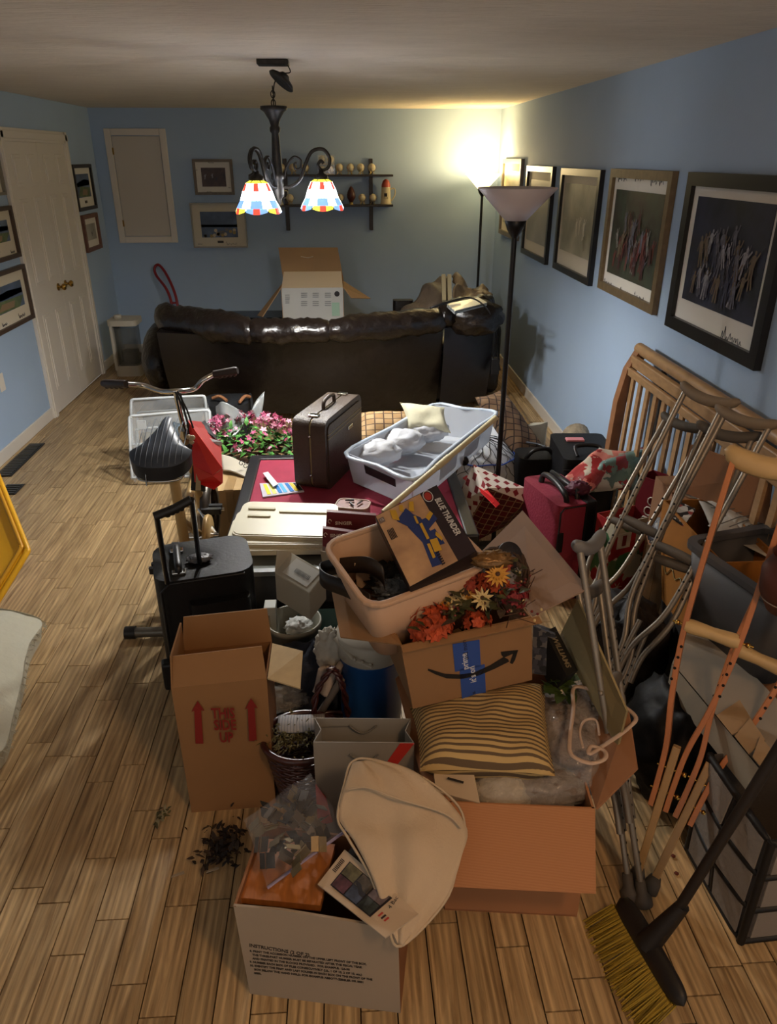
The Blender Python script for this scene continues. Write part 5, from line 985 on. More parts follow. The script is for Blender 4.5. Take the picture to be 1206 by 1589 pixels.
# ================= arrow-logo box =============================================
ak=mat('parcel_kraft','8F6A45',.8,var=(3,.05)); aki=mat('parcel_kraft_inner','7E5C40',.85,var=(3,.05)); akg=mat('parcel_flap','8E7460',.8,var=(3,.04)); bt_=mat('blue_tape','2E4F96',.35); lg=mat('logo_charcoal','1D1A17',.6)
t=thing('parcel_box',(.3,1.8,.5),'open shipping box with a curved arrow logo and blue tape, resting on the striped cushion','box')
A=P(641,1100,.50); B=P(826,1055,.53); A2=P(622,1003,.735); B2=A2+(B-A)*1.03; dx=(B-A).normalized(); dn=V((-dx.y,dx.x,.0)).normalized(); bd=dn*.38
w=.005
M().slab([A,B,B2,A2],w).build('front_wall',ak,t); M().slab([B,B+bd,B2+bd,B2],w).build('side_wall',ak,t); M().slab([B+bd,A+bd,A2+bd,B2+bd],w).build('back_wall',ak,t); M().slab([A+bd,A,A2,A2+bd],w).build('side_wall',ak,t); M().slab([A,A+bd,B+bd,B],w).build('bottom_panel',ak,t)
M().slab([A2+V((0,0,.002)),A2+bd,P(514,912,.72),P(529,990,.68)][::-1],w).build('flap',ak,t)
M().slab([B2+bd+V((0,0,.003)),B2+V((0,0,.003)),P(913,913,.86),P(811,792,.90)],w).build('flap',akg,t)
upv=(A2-A).normalized(); nf=dx.cross(upv).normalized(); 
M().slab([A2+V((-.0,0,.002)),B2+V((.02,0,.002)),B2+V((.02,0,.0))+nf*.022+V((0,0,-.003)),A2+nf*.022+V((0,0,-.003))][::-1],.004).build('front_lip',ak,t)
ft=bil(A,B,B2,A2); pn=lambda px,py: (lambda r_: EYE+r_*((A-EYE).dot(nf)/r_.dot(nf)))(ray(px,py))+nf*.0012
M().slab([pn(702,999),pn(744,992),pn(746,1034),pn(706,1042)],.0006).slab([pn(713,1038),pn(752,1030),pn(754,1078),pn(717,1086)],.0006).build('blue_tape',bt_,t)
# the curved arrow
lo=[(664,1038),(680,1049),(700,1053),(720,1051),(745,1043),(770,1031),(788,1020)]; hi=[(790,1026),(768,1041),(742,1053),(716,1060),(695,1060),(678,1054),(665,1042)]
lo=[(664,1037),(690,1045),(712,1046),(735,1043),(760,1032),(781,1019),(788,1022)]; hi=[(790,1026),(768,1037),(742,1048),(716,1053),(693,1052),(676,1046),(664,1040)]
arr=M(); n_=len(lo)
for i in range(n_-1): arr.slab([pn(*hi[n_-1-i]),pn(*hi[n_-2-i]),pn(*lo[i+1]),pn(*lo[i])],.0004)
arr.slab([pn(778,1016),pn(782,1020),pn(800,1012),pn(804,1008),pn(777,1011)],.0004).slab([pn(804,1008),pn(797,1011),pn(791,1028),pn(795,1030),pn(799,1024)],.0004)
for v in arr.v: v+=nf*.0006
arr.build('arrow_logo',lg,t)
wt=mat('tape_white_print','C9CCD2',.5)
up2=(A2-A).normalized()
lettering('prime',pn(727,1037)+nf*.0004,up2,-dx,.026,wt,t,bold=.0004,lift=.0005); lettering('and more',pn(727,1022)+nf*.0004,up2,-dx,.020,lg,t,lift=.0005)
lettering("it's on",pn(739,1057)+nf*.0004,up2,-dx,.026,wt,t,bold=.0004,lift=.0005); lettering('us.',pn(738,1078)+nf*.0004,up2,-dx,.018,lg,t,lift=.0005)
# ================= beige tub with toy box =======================================
tubm=mat('beige_tub','B9987C',.45,spec=.4); tubi=mat('beige_tub_inner','8A7A70',.5)
FL=P(575,944,.86); FR=P(752,878,.90); BL=P(548,850,.90)
T=frame(FL,FR,BL); Wt=(FR-FL).length+.01; Dt=.30; ctr=T@V((Wt/2,Dt/2,0)); T=frame(ctr,ctr+(T.to_3x3()@V((1,0,0))),ctr+(T.to_3x3()@V((0,1,0))))
t=thing('beige_tub',ctr,'beige plastic tub tipped toward the camera in the arrow-logo box','storage bin')
def tubwall(dz,s,seg=5):
    o=[]; d=(Wt*s,Dt*s); r_=.05*s
    for q_,(sx,sy) in enumerate(((1,1),(-1,1),(-1,-1),(1,-1))):
        for k in range(seg+1): a=PI/2*q_+PI/2*k/seg; o.append(T@V(((d[0]/2-r_)*sx+r_*math.cos(a),(d[1]/2-r_)*sy+r_*math.sin(a),dz)))
    return o
r0=tubwall(.0,1.0); r1=tubwall(-.22,.84); n_=len(r0); M().add(r0+r1,[((i+1)%n_,i,n_+i,n_+(i+1)%n_) for i in range(n_)],True).add(r1,[list(range(n_))[::-1]]).build('tub_body',tubm,t,solid=.004)
rring(M(T),(Wt+.03,Dt+.03),.062,.018,.016,-.006).build('rolled_rim',tubm,t,bevel=.005)
rbox(M(T@Matrix.Translation((.01,-Dt/2*.93,-.09))@Matrix.Rotation(PI/2-.12,4,'X')),(0,0,0),(.14,.07,.012),.03).build('handle_recess',tubm,t,bevel=.004)
# toy box
t=thing('toy_box',P(655,850,.9),'toy construction kit box picturing a blue and yellow robot jet, in the beige tub','toy box')
TL,TR,BR,BL2=P(582,801,.98),P(690,768,1.00),P(740,856,.96),P(636,912,.90)
TR=TL+(BR-BL2)
M().slab([BL2,BR,TR,TL],.045).build('carton_body',mat('toy_dark','1E1718',.35),t); f=bil(BL2,BR,TR,TL); nn=(BR-BL2).cross(TL-BL2).normalized()*.0012
g=lambda u,v,k=1: f(u,v)+nn*k
toy_bg=mat('toy_art_tan','8E6F58',.35,var=(9,.5,'C9A47C')); M().slab([g(.01,.01),g(.72,.01),g(.72,.99),g(.01,.99)],.0008).build('art_panel',toy_bg,t)
M().slab([g(.72,.01),g(.99,.01),g(.99,.99),g(.72,.99)],.0008).build('title_panel',mat('toy_title_dark','2A2026',.35,var=(7,.4)),t)
bl_=mat('toy_blue','26366E',.35); yl=mat('toy_yellow','C29A2E',.35); wh_=mat('toy_white_print','C9C9C9',.4); rdx=mat('toy_red','A83A32',.4)
def pg(ps,m_,k,nm): M().slab([g(u,v,k) for u,v in ps],.0006).build(nm,m_,t)
pg([(.38,.08),(.52,.06),(.60,.42),(.56,.70),(.44,.84),(.34,.66),(.42,.40)],bl_,2,'jet_body'); pg([(.24,.80),(.40,.60),(.54,.66),(.44,.90)],bl_,2.5,'jet_wing'); pg([(.56,.50),(.86-.1,.58),(.74,.66),(.54,.66)],bl_,2.6,'jet_wing'); pg([(.55,.28),(.68,.26),(.66,.48),(.54,.48)],bl_,2.7,'jet_fin')
for q_ in ([(.20,.84),(.28,.78),(.30,.93),(.22,.97)],[(.46,.84),(.52,.80),(.58,.93),(.52,.95)],[(.34,.90),(.39,.86),(.42,.95),(.37,.97)],[(.64,.60),(.74,.66),(.72,.71),(.62,.66)],[(.50,.22),(.60,.20),(.62,.36),(.52,.38)],[(.49,.40),(.53,.40),(.54,.62),(.50,.62)],[(.47,.64),(.50,.63),(.51,.74),(.48,.75)],[(.44,.16),(.48,.16),(.50,.34),(.46,.35)],[(.62,.40),(.66,.30),(.69,.33),(.65,.44)]): pg(q_,yl,4,'yellow_panel')
for k in range(6): pg([(.50,.04+.03*k),(.55,.04+.03*k),(.56,.055+.03*k),(.51,.055+.03*k)],MATS['toy_dark'],4.5,'jet_exhaust')
M().add([g(.80+.05*math.cos(a),.90+.06*math.sin(a),4) for a in [2*PI*i/16 for i in range(16)]],[list(range(16))]).build('round_logo',rdx,t); M().tube([g(.80+.065*math.cos(a),.90+.08*math.sin(a),4) for a in [2*PI*i/20 for i in range(20)]],.0014,4,closed=True).build('logo_ring',wh_,t)
lettering('BLUE THUNDER',g(.86,.82,3),BL2-TL,BR-BL2,.024,wh_,t,bold=.0006,sx=.9)
pg([(.02,.86),(.10,.86),(.10,.93),(.02,.93)],lgrey,4,'age_mark'); lettering('15',g(.03,.87,6),BR-BL2,TL-BL2,.012,wh_,t)
for k in range(5): pg([(.06+.02*k,.60),(.07+.02*k,.60),(.07+.02*k,.74),(.06+.02*k,.74)],MATS['toy_dark'],4,'small_print')
# belt, cardboard in tub
t=M(); bp=spline([P(575,935,.80),P(540,915,.80),P(503,900,.79),P(499,885,.79),P(530,878,.83),P(570,877,.87),P(592,890,.86),P(597,902,.84)],7)
t.grid(len(bp),2,lambda u,v: bp[min(int(u*(len(bp)-1)+.5),len(bp)-1)]+V((0,.006,.030))*(v-.5)*1.6,smooth=True)
tag(t.build('belt',mat('belt_black_brown','221C19',.45),solid=.004),'dark leather belt looping out of the beige tub','belt')
t=thing('cardboard_sheet',P(530,890,.7),'torn pale cardboard sheet standing behind the belt','cardboard')
M().slab([P(505,900,.66),P(575,915,.70),P(560,868,.80),P(497,855,.78)],.004).build('sheet',mat('pale_card','9A8A72',.8,var=(6,.06)),t); M().slab([P(555,915,.75),P(583,905,.77),P(562,872,.86),P(550,875,.86)],.003).build('sheet',mat('pale_card2','A38C74',.8),t)
tag(crumple(M(),P(620,915,.78),.05,(1.4,.9,.6),.5,7,3).build('foil_scrap',mat('foil_scrap','6A7480',.2,.5,bump=(20,1))),'scrap of silvery foil in the front of the beige tub','foil'); 
tag(crumple(M(),P(605,895,.78),.06,(1.3,.9,.6),.5,7,8).build('dark_tangle',mat('black_cloth2','171414',.6,bump=(20,1))),'dark tangle of cord and cloth inside the beige tub','cloth')
# ================= autumn flowers ==============================================
def bouquet():
    t=thing('flower_bouquet',P(730,940,.75),'artificial autumn bouquet of rust and yellow flowers in the arrow-logo box','flowers'); r=random.Random(21)
    rust=mat('petal_rust','A8431F',.7,var=(20,.3)); yel=mat('petal_ochre','C08A34',.6); cremeP=mat('petal_cream','C9B27C',.6); drk=mat('leaf_olive','3A3A1E',.6); berry=mat('berry_red','6A1F1A',.35); sea=mat('leaf_moss','4A4A28',.6); brn=mat('brown_twig','4A3020',.8)
    base=P(735,980,.62)
    def stem(c): M().tube(spline([base+V((r.uniform(-.05,.05),r.uniform(-.03,.03),0)),base.lerp(c,.6)+V((0,0,.02)),c],5),.0025,4).build('stem',brn,t)
    # hydrangea heads
    for (px,py,z,rr,m_,n_) in ((668,970,.755,.058,rust,80),(742,965,.76,.038,rust,34),(735,905,.84,.040,mat('petal_redbrown','8A3524',.7),36),(765,905,.86,.04,rust,34),(800,925,.84,.036,mat('petal_wine','7A2024',.7),30),(778,878,.88,.03,mat('petal_redbrown','8A3524',.7),20)):
        c=P(px,py,z); stem(c); m=M()
        for i in range(n_): d=rv(r,-.3); flower(m,c+d*rr*r.uniform(.7,1.0),d+rv(r)*.35,rr*.42,5,.35,.7)
        m.sphere(c,rr*.55,10,7); m.build('blossom',m_,t)
    for (px,py,z,rr,m_,n_) in ((772,893,.90,.036,yel,14),(748,930,.84,.034,cremeP,10),(700,925,.82,.026,cremeP,10),(716,933,.815,.024,cremeP,9),(690,938,.80,.022,yel,9),(727,925,.825,.022,yel,9),(752,938,.83,.02,cremeP,8)):
        c=P(px,py,z); stem(c); m=M(); n=(V((r.uniform(-.4,.4),-1,1))); flower(m,c,n,rr,n_,.35,.28); flower(m,c+V((0,0,.004)),n,rr*.7,n_,.8,.28)
        o=m.build('blossom',m_,t); M().sphere(c+V((0,-.003,.005)),rr*.22,8,6).build('flower_eye',brn,o)
    lv=[M(),M(),M()]
    for i in range(170):
        px=r.uniform(640,812); py=r.uniform(905,985)-(px-640)*.28; c=P(px,py,.76+.0006*(px-640)+r.uniform(-.05,.03)); leafm(lv[i%3],c,rv(r,-.1),r.uniform(.025,.055),r.uniform(.012,.026))
    for m_,c_ in zip(lv,(drk,sea,mat('leaf_brown','3A2A1C',.7))): tag(m_.build('leaves',c_,t),kind='stuff')
    for i in range(70):
        px,py=r.choice(((715,945),(800,945),(812,900),(795,880),(835,950),(700,950))); c=P(px+r.gauss(0,10),py+r.gauss(0,8),.80+r.uniform(-.02,.03)); 
        lv[0].sphere(c,.004,6,4) if 0 else None
        if i<40: M().sphere(c,.0045,6,4).build('berry',berry if i%3 else cremeP,t)
    for i in range(26): a=P(r.uniform(770,825),r.uniform(880,960),.80); M().tube([a,a+rv(r,.0)*.07],.0014,4).build('twig',brn,t)
bouquet()
t=thing('wreath',P(790,870,.85),'brown twig wreath end with a gold ribbon at the back of the arrow-logo box','wreath'); wc_=P(778,905,.80)
for k in range(5): M().tube([wc_+V((.07*math.cos(a)+.008*math.cos(3*a+k),.03*math.sin(a)+.008*math.sin(5*a+k),.07*math.sin(a)+.03)) for a in [2*PI*i/36 for i in range(36)]],.004,5,closed=True).build('vine',mat('vine_brown','3E2C1E',.8),t)
crumple(M(),P(763,868,.93),.04,(1.4,.7,.5),.4,5,2).build('gold_ribbon',mat('gold_ribbon','7A5A34',.3,.4,bump=(20,.6)),t)
t=thing('black_disc',P(790,865,.88),'black round cap leaning on the right flap of the arrow-logo box','disc'); a=P(790,862,.88); M().lathe([(0,0),(.038,0),(.04,.004),(.038,.01),(0,.012)],28,a,Matrix.Rotation(R(50),4,'X')@Matrix.Rotation(R(20),4,'Y')).build('cap',mat('charcoal_plastic','2A2628',.4),t)
# ================= white printed file box ======================================
wf_=mat('filebox_white','9C8C78',.7,var=(4,.03)); kf=mat('filebox_kraft','8A5A34',.8,var=(4,.06))
t=thing('file_box',(-.1,1.25,0),'white file box with printed instructions on its front, nearest the camera','box')
A=V((-.28,1.177,0)); B=V((.095,1.108,0)); A2=P(361,1394,.33); B2=P(619,1456,.33); M_2=P(535,1428,.335)
A2=A+V((-.012,.0,.33)); B2=B+V((-.008,-.0,.31)); dn=V((.18,.98,0)).normalized(); bd=dn*.24; w=.006
M().slab([A,B,B2,A2.lerp(B2,.72)+V((0,0,.006)),A2.lerp(B2,.3)+V((0,0,.01)),A2],w).build('front_wall',wf_,t)
M().slab([B,B+bd,B2+bd,B2],w).build('side_wall',kf,t); M().slab([A+bd,A,A2,A2+bd],w).build('side_wall',kf,t); M().slab([B+bd,A+bd,A2+bd,B2+bd],w).build('back_wall',kf,t); M().slab([p+V((0,0,.006)) for p in (A,B,B+bd,A+bd)],.004).build('bottom_panel',kf,t)
M().slab([B2+bd,B2,B2+V((.05,.06,.05)),B2+bd*.9+V((.06,.0,.07))][::-1],.005).build('flap',kf,t)
nf2=(B-A).cross(V((0,0,1))).normalized(); pn2=lambda px,py:(lambda r_: EYE+r_*((A-EYE).dot(nf2)/r_.dot(nf2)))(ray(px,py))
dkp=mat('print_dark_brown','2E2620',.7); 
rowv=(pn2(590,1500)-pn2(390,1477)).normalized()
lettering('INSTRUCTIONS (2 OF 2)',pn2(387,1468),pn2(465,1481)-pn2(387,1468),(0,0,1),.0165,dkp,t,bold=.0005,sx=.83)
txt=['8. PRINT THE ACCESSION NUMBER ON THE UPPER LEFT FRONT OF THE BOX.','   THE THREE-PART NUMBER MUST BE SEPARATED AFTER THE FISCAL YEAR','   AND PRINTED IN THE BLOCKS PROVIDED.  FOR EXAMPLE: 123-98','9. NUMBER EACH BOX OF FILES CONSECUTIVELY (I.E., 1 OF 10, 2 OF 10, etc.)','10. IDENTIFY THE FIRST AND LAST FOLDER IN EACH BOX ON THE FRONT OF THE','     BOX BELOW THE HAND HOLD. FOR EXAMPLE: ABBOTT-ZIEGLER OR 0001','     0050.']
for i,s in enumerate(txt):
    a=pn2(388,1476+i*5.6); lettering(s,a,rowv,(0,0,1),.0102,dkp,t,bold=.0004,sx=.80)
# wooden board in it
t=thing('wooden_board',P(430,1350,.31),'knotty orange wooden board lying in the file box under the bag of hinges','board')
M().slab([P(366,1392,.315),P(497,1405,.315),P(520,1310,.315),P(398,1300,.315)],.02).build('board',mat('orange_pine','A0622E',.4,var=(9,.25),stretch=(6,1,1)),t)
# bag of hinges
t=thing('bag_of_hinges',P(455,1300,.36),'clear zip bag full of old metal hinges on the wooden board in the file box','bag')
hc=P(455,1290,.40); hm=[mat('hinge_steel','5A5248',.4,.6),mat('hinge_brass','7A6A4C',.4,.6),mat('hinge_dark','37322C',.45,.6)]; r=random.Random(8)
def hinge(T_,m_):
    mm=M(T_@Matrix.Scale(.78,4)); mm.box((0,0,0),(.030,.045,.002)).box((.027,0,.004),(.022,.045,.002),Matrix.Rotation(.3,4,'Y')).tube([(.014,-.024,.002),(.014,.024,.002)],.003,6)
    for x,y in ((-.008,.012),(-.008,-.012),(.0,0)): mm.lathe([(0,.0022),(.003,.0022)],6,(x,y,0))
    return mm.build('hinge',m_)
k=0
hpx=[(432,1250),(455,1238),(470,1235),(490,1250),(420,1285),(440,1275),(462,1268),(485,1275),(505,1290),(410,1310),(432,1300),(455,1295),(478,1300),(500,1310),(420,1335),(445,1325),(470,1325),(447,1262),(475,1285),(452,1312),(482,1258),(428,1268),(402,1290),(468,1252),(500,1272),(438,1312),(412,1262),(488,1292),(460,1338),(425,1318)]
hn=['near the zip','at the top','at the left','at the right','in the middle','low down']
for (px,py) in hpx:
    c=P(px,py,.345+.05*(1-abs(px-455)/80)+r.uniform(0,.015)); T_=Matrix.Translation(c)@Matrix.Rotation(r.uniform(0,6.3),4,'Z')@Matrix.Rotation(r.uniform(-.9,.9),4,'X')@Matrix.Rotation(r.uniform(-.6,.6),4,'Y')
    o=hinge(T_,hm[k%3]); k+=1; tag(o,'small old metal butt hinge loose in the clear zip bag','hinge','metal hinges in the clear zip bag')
bagf=mat('zip_bag_film','E6E8EE',.04,alpha=.06,spec=1,bump=(7,1))
cor=[P(415,1378,.345),P(538,1290,.38),P(482,1200,.46),P(378,1272,.42)]
cushion(M(),*cor,.13,26,.05,3,.02).build('bag_film',bagf,t); M().tube([cor[0],cor[0].lerp(cor[1],.5)+V((0,0,.004)),cor[1]+V((.02,.02,.0))],.0045,6,flat=.6).build('zip_seal',mat('zip_purple','8A7C94',.35),t)
# booklet
t=thing('booklet',P(570,1385,.34),'pamphlet with a grid of dark photos and barcode in the file box','booklet')
A_,B_,C_,D_5=P(493,1372,.34),P(598,1455,.36),P(650,1418,.36),P(535,1318,.36); M().slab([A_,B_,C_,D_5],.004).build('cover',mat('booklet_cream','B9A68E',.6),t); f=bil(A_,B_,C_,D_5); nn=(B_-A_).cross(D_5-A_).normalized()*.0012
dk=mat('booklet_panel','201C20',.5); M().slab([f(.13,.16)+nn,f(.72,.16)+nn,f(.72,.86)+nn,f(.13,.86)+nn],.0006).build('photo_panel',dk,t)
pc=[mat('photo_'+c_,c_,.5,var=(40,.7)) for c_ in ('4A2830','5A5438','32384A','4A4238','2C3230','5A4E50')]; k=0
for i in range(3):
    for j in range(2): u0=.145+.19*i; v0=.18+.34*j; M().slab([f(u0,v0)+nn*2,f(u0+.175,v0)+nn*2,f(u0+.175,v0+.32)+nn*2,f(u0,v0+.32)+nn*2],.0005).build('photo',pc[k%6],t); k+=1
for i in range(9): M().slab([f(.035,.45+.04*i)+nn,f(.085,.45+.04*i)+nn,f(.085,.47+.04*i)+nn,f(.035,.47+.04*i)+nn],.0004).build('barcode_bar',ink,t)
for i in range(3): M().slab([f(.76+.04*i,.30)+nn,f(.78+.04*i,.30)+nn,f(.78+.04*i,.44)+nn,f(.76+.04*i,.44)+nn],.0004).build('flag_mark',[rdx,ink,rdx][i],t)
lettering('4 Bac',f(.80,.62)+nn,D_5-A_,A_-B_,.014,ink,t)
tag(M().slab([P(505,1370,.325),P(600,1440,.33),P(640,1400,.345),P(545,1315,.35)],.02).build('dark_folder',mat('dark_folder','1F1712',.6)),'dark folder under the pamphlet in the file box','folder')
# white cloth bag
t=thing('cloth_bag',P(620,1320,.4),'cream cotton bag draped over the back right corner of the file box','bag'); cm=mat('cream_cotton_bag','B9A58A',.85,bump=(140,.15),var=(2,.05))
edge=[(546,1183,.50),(575,1178,.51),(640,1198,.50),(700,1238,.46),(721,1278,.43),(710,1340,.39),(690,1400,.345),(622,1468,.30),(600,1430,.33),(575,1360,.37),(540,1300,.42),(524,1268,.44),(535,1215,.48)]
ep=[P(*e_) for e_ in edge]; ec=sum(ep,V((0,0,0)))/len(ep)+V((0,-.0,.0)); es=spline(ep,6,True); Lp=spline([P(*e_) for e_ in ((548,1184,.50),(537,1215,.485),(525,1266,.44),(550,1305,.42),(578,1360,.38),(600,1425,.335),(618,1464,.30))],5); Rp=spline([P(*e_) for e_ in ((578,1178,.51),(650,1202,.50),(721,1277,.43),(716,1330,.40),(694,1392,.35),(664,1432,.32),(626,1469,.30))],5)
def cbg(u,v):
    i=u*len(es); k_=int(i)%len(es); p=es[k_].lerp(es[(k_+1)%len(es)],i-int(i)); q_=ec.lerp(p,v); return q_+V((0,-.3,1)).normalized()*.018*(1-v**3)+V((0,-.4,1))*(.018*nz(q_,7,3)+.010*nz(q_,16,5))*(1-v*.5)

def cbg(u,v):
    k_=min(int(v*(len(Lp)-1)+.5),len(Lp)-1); p=Lp[k_].lerp(Rp[k_],u); e_=math.sin(PI*u)**.6*math.sin(PI*min(1,v*1.02))**.5
    return p+V((0,-.35,1)).normalized()*e_*(.012+.010*math.sin(u*9+v*4)*(.4+v)+.022*nz(V((u*2.2,v*1.6,0)),1.8,4)+.008*nz(p,18,5))
M().grid(30,len(Lp),cbg).build('cloth_front',cm,t,solid=.006); M().tube(es,.0035,5,closed=True).build('hem',cm,t)
M().tube(spline([P(541,1225,.50),P(570,1222,.51),P(620,1240,.50),P(690,1262,.46),P(716,1285,.44)],6),.003,5).build('seam',cm,t)
# ================= slatted headboard at right wall ============================
oak=mat('honey_oak','9C7A54',.45,var=(18,.15),stretch=(1,1,3)); oak2=mat('honey_oak_post','8A6040',.45,var=(18,.15))
t=thing('slatted_headboard',(1.5,2.8,0),'honey wood slatted crib headboard leaning along the right wall','headboard')
Y0,Y1=1.75,3.66; xz=lambda z: 1.44+.04*max(0,(z-.75)/.3)**2*2
zt0=1.0
def post(y): 
    pts=[V((1.42,y,0)),V((1.42,y,.5)),V((1.43,y,.75)),V((1.46,y,.92)),V((1.50,y,1.0)),V((1.515,y,1.03))]; m=M()
    for a,b in zip(pts,pts[1:]): m.hexa([a+V((-.03,-.03,0)),a+V((.02,-.03,0)),a+V((.02,.03,0)),a+V((-.03,.03,0)),b+V((-.03,-.03,0)),b+V((.02,-.03,0)),b+V((.02,.03,0)),b+V((-.03,.03,0))])
    return m.build('corner_post',oak2,t)
post(Y1); post(Y0)
M().tube([V((1.50,Y1+.03,1.02)),V((1.50,Y0-.03,1.02))],.028,14).build('top_roll',oak,t)
M().box((1.465,(Y0+Y1)/2,.965),(.03,Y1-Y0,.055)).build('top_rail',oak,t,bevel=.006); M().box((1.445,(Y0+Y1)/2,.915),(.022,Y1-Y0,.04)).build('lower_top_rail',oak,t,bevel=.006); M().box((1.42,(Y0+Y1)/2,.18),(.03,Y1-Y0,.07)).build('bottom_rail',oak,t,bevel=.006)
n=int((Y1-Y0)/.098)
for k in range(1,n): y=Y1-.098*k; M().hexa([V((1.412,y-.018,.2)),V((1.425,y-.018,.2)),V((1.425,y+.018,.2)),V((1.412,y+.018,.2)),V((1.437,y-.018,.92)),V((1.450,y-.018,.92)),V((1.450,y+.018,.92)),V((1.437,y+.018,.92))]).build('slat',oak,t)
# grey metal rail on the wall side of the headboard
tag(M().box((1.53,2.75,1.02),(.015,1.5,.02)).box((1.53,3.42,.55),(.015,.03,.95)).build('metal_rail',mat('rail_grey','5A5550',.45,.5)),'grey metal bed rail between the headboard and the wall','rail')
# ================= aluminium crutches =========================================
alu=mat('brushed_aluminium','8A8276',.45,.6); grp=mat('grey_rubber_pad','5A534A',.7); pad2=mat('taupe_pad','7C6D5A',.65); hole=mat('hole_dark','0C0B0A',.9); tip=mat('crutch_tip_grey','4A4540',.7)
def crutch(L,label,padm=None,group='aluminium crutches leaning on the headboard'):
    """local frame: foot at origin, z up the crutch, x across the pad"""
    t=thing('crutch',(0,0,0),label,'crutch',group); wt=.085; yb=L*.42
    for s in (-1,1):
        pts=spline([(s*wt,0,L-.03),(s*wt*.98,0,L*.8),(s*wt*.92,0,L*.6),(s*wt*.80,0,yb+.04),(s*.020,0,yb-.10),(s*.014,0,yb-.20)],7)
        M().tube(pts,.0105,8).build('upright_tube',alu,t)
        for k in range(9):
            z=L*.52+.032*k; M().lathe([(0,0),(.0042,0)],7,(s*wt*.90,-.0108,z),Matrix.Rotation(PI/2,4,'X')).build('adjust_hole',hole,t)
    leg=M().tube([(0,0,.04),(0,0,yb-.02)],.0095,8).build('lower_leg',alu,t)
    for k in range(10): M().lathe([(0,0),(.004,0)],7,(0,-.0098,.12+.034*k),Matrix.Rotation(PI/2,4,'X')).build('adjust_hole',hole,leg)
    M().lathe([(0,0),(.026,0),(.026,.02),(.016,.035),(.014,.07),(0,.07)],14).build('rubber_tip',tip,t)
    m=M(); rbx=[]
    def pf(u,v):
        x=(u-.5)*.235; sag=.028*(1-(2*u-1)**2); a=2*PI*v; e=(1-abs(2*u-1)**8)**.5; return V((x,.021*math.cos(a)*e,L-.012-sag+.020*math.sin(a)*e))
    m.grid(20,12,pf,cv=True).build('armpit_pad',padm or grp,t)
    M().tube([(-wt*.9,0,L*.60),(wt*.9,0,L*.60)],.005,6).build('grip_bolt',alu,t); M().tube([(-wt*.80,0,L*.60),(-wt*.3,0,L*.60),(wt*.3,0,L*.60),(wt*.80,0,L*.60)],[.015,.0175,.0175,.015],12).build('hand_grip',grp,t)
    for s in (-1,1): M().sphere((s*wt*.93+s*.008,0,L*.60),.008,7,5).build('wing_nut',alu,t)
    M().tube([(0,-.012,yb-.15),(0,.012,yb-.15)],.004,5).build('leg_bolt',alu,t)
    return t
def pose(o,foot,top,xdir):
    z=(V(top)-V(foot)).normalized(); x=V(xdir); x=(x-z*x.dot(z)).normalized(); y=z.cross(x)
    o.rotation_mode='XYZ'; o.rotation_euler=Matrix(((x.x,y.x,z.x),(x.y,y.y,z.y),(x.z,y.z,z.z))).to_euler(); o.location=foot
cl=[((1100,612),1.30,(.72,2.16,0),'aluminium crutch with a taupe pad, farthest left of those against the headboard',(.55,-1,-.25)),
    ((1158,645),1.30,(.76,1.95,0),'aluminium crutch with a taupe pad just right of the farthest left one',(.55,-1,-.25)),
    ((1065,655),1.26,(.70,2.28,0),'aluminium crutch whose dark pad is below the two taupe pads',(.5,-1,-.3)),
    ((1130,668),1.26,(.80,1.86,0),'aluminium crutch leaning just behind the wooden crutches',(.5,-1,-.3))]
for i,((px,py),Lc,ft,lab,xd) in enumerate(cl):
    ft=V(ft); r_=ray(px,py); # point on the sight line at crutch length from its foot
    a_=r_.dot(r_); b_=2*r_.dot(EYE-ft); c_=(EYE-ft).dot(EYE-ft)-Lc*Lc; disc=b_*b_-4*a_*c_
    tt=(-b_+math.sqrt(disc))/(2*a_) if disc>0 else -b_/(2*a_); top=EYE+r_*tt
    o=crutch((top-ft).length+.02,lab,pad2 if i<2 else grp); pose(o,ft,top,xd)
    print('crutch',i,tuple(round(q,2) for q in top),round((top-ft).length,2))
# pair leaning left with feet by the broom
o=crutch(1.06,'aluminium crutch with a pale grey pad leaning left onto the arrow-logo box flap',mat('pad_pale_grey','6E6C6A',.6),'aluminium crutches leaning left with their tips by the broom'); pose(o,V((.80,1.36,0)),V((.66,1.80,.97)),(.5,.86,.1))
o=crutch(.91,'aluminium crutch beside the large carton, its tip next to the broom head',None,'aluminium crutches leaning left with their tips by the broom'); pose(o,V((.77,1.38,0)),V((.71,1.88,.76)),(.5,.86,.1))
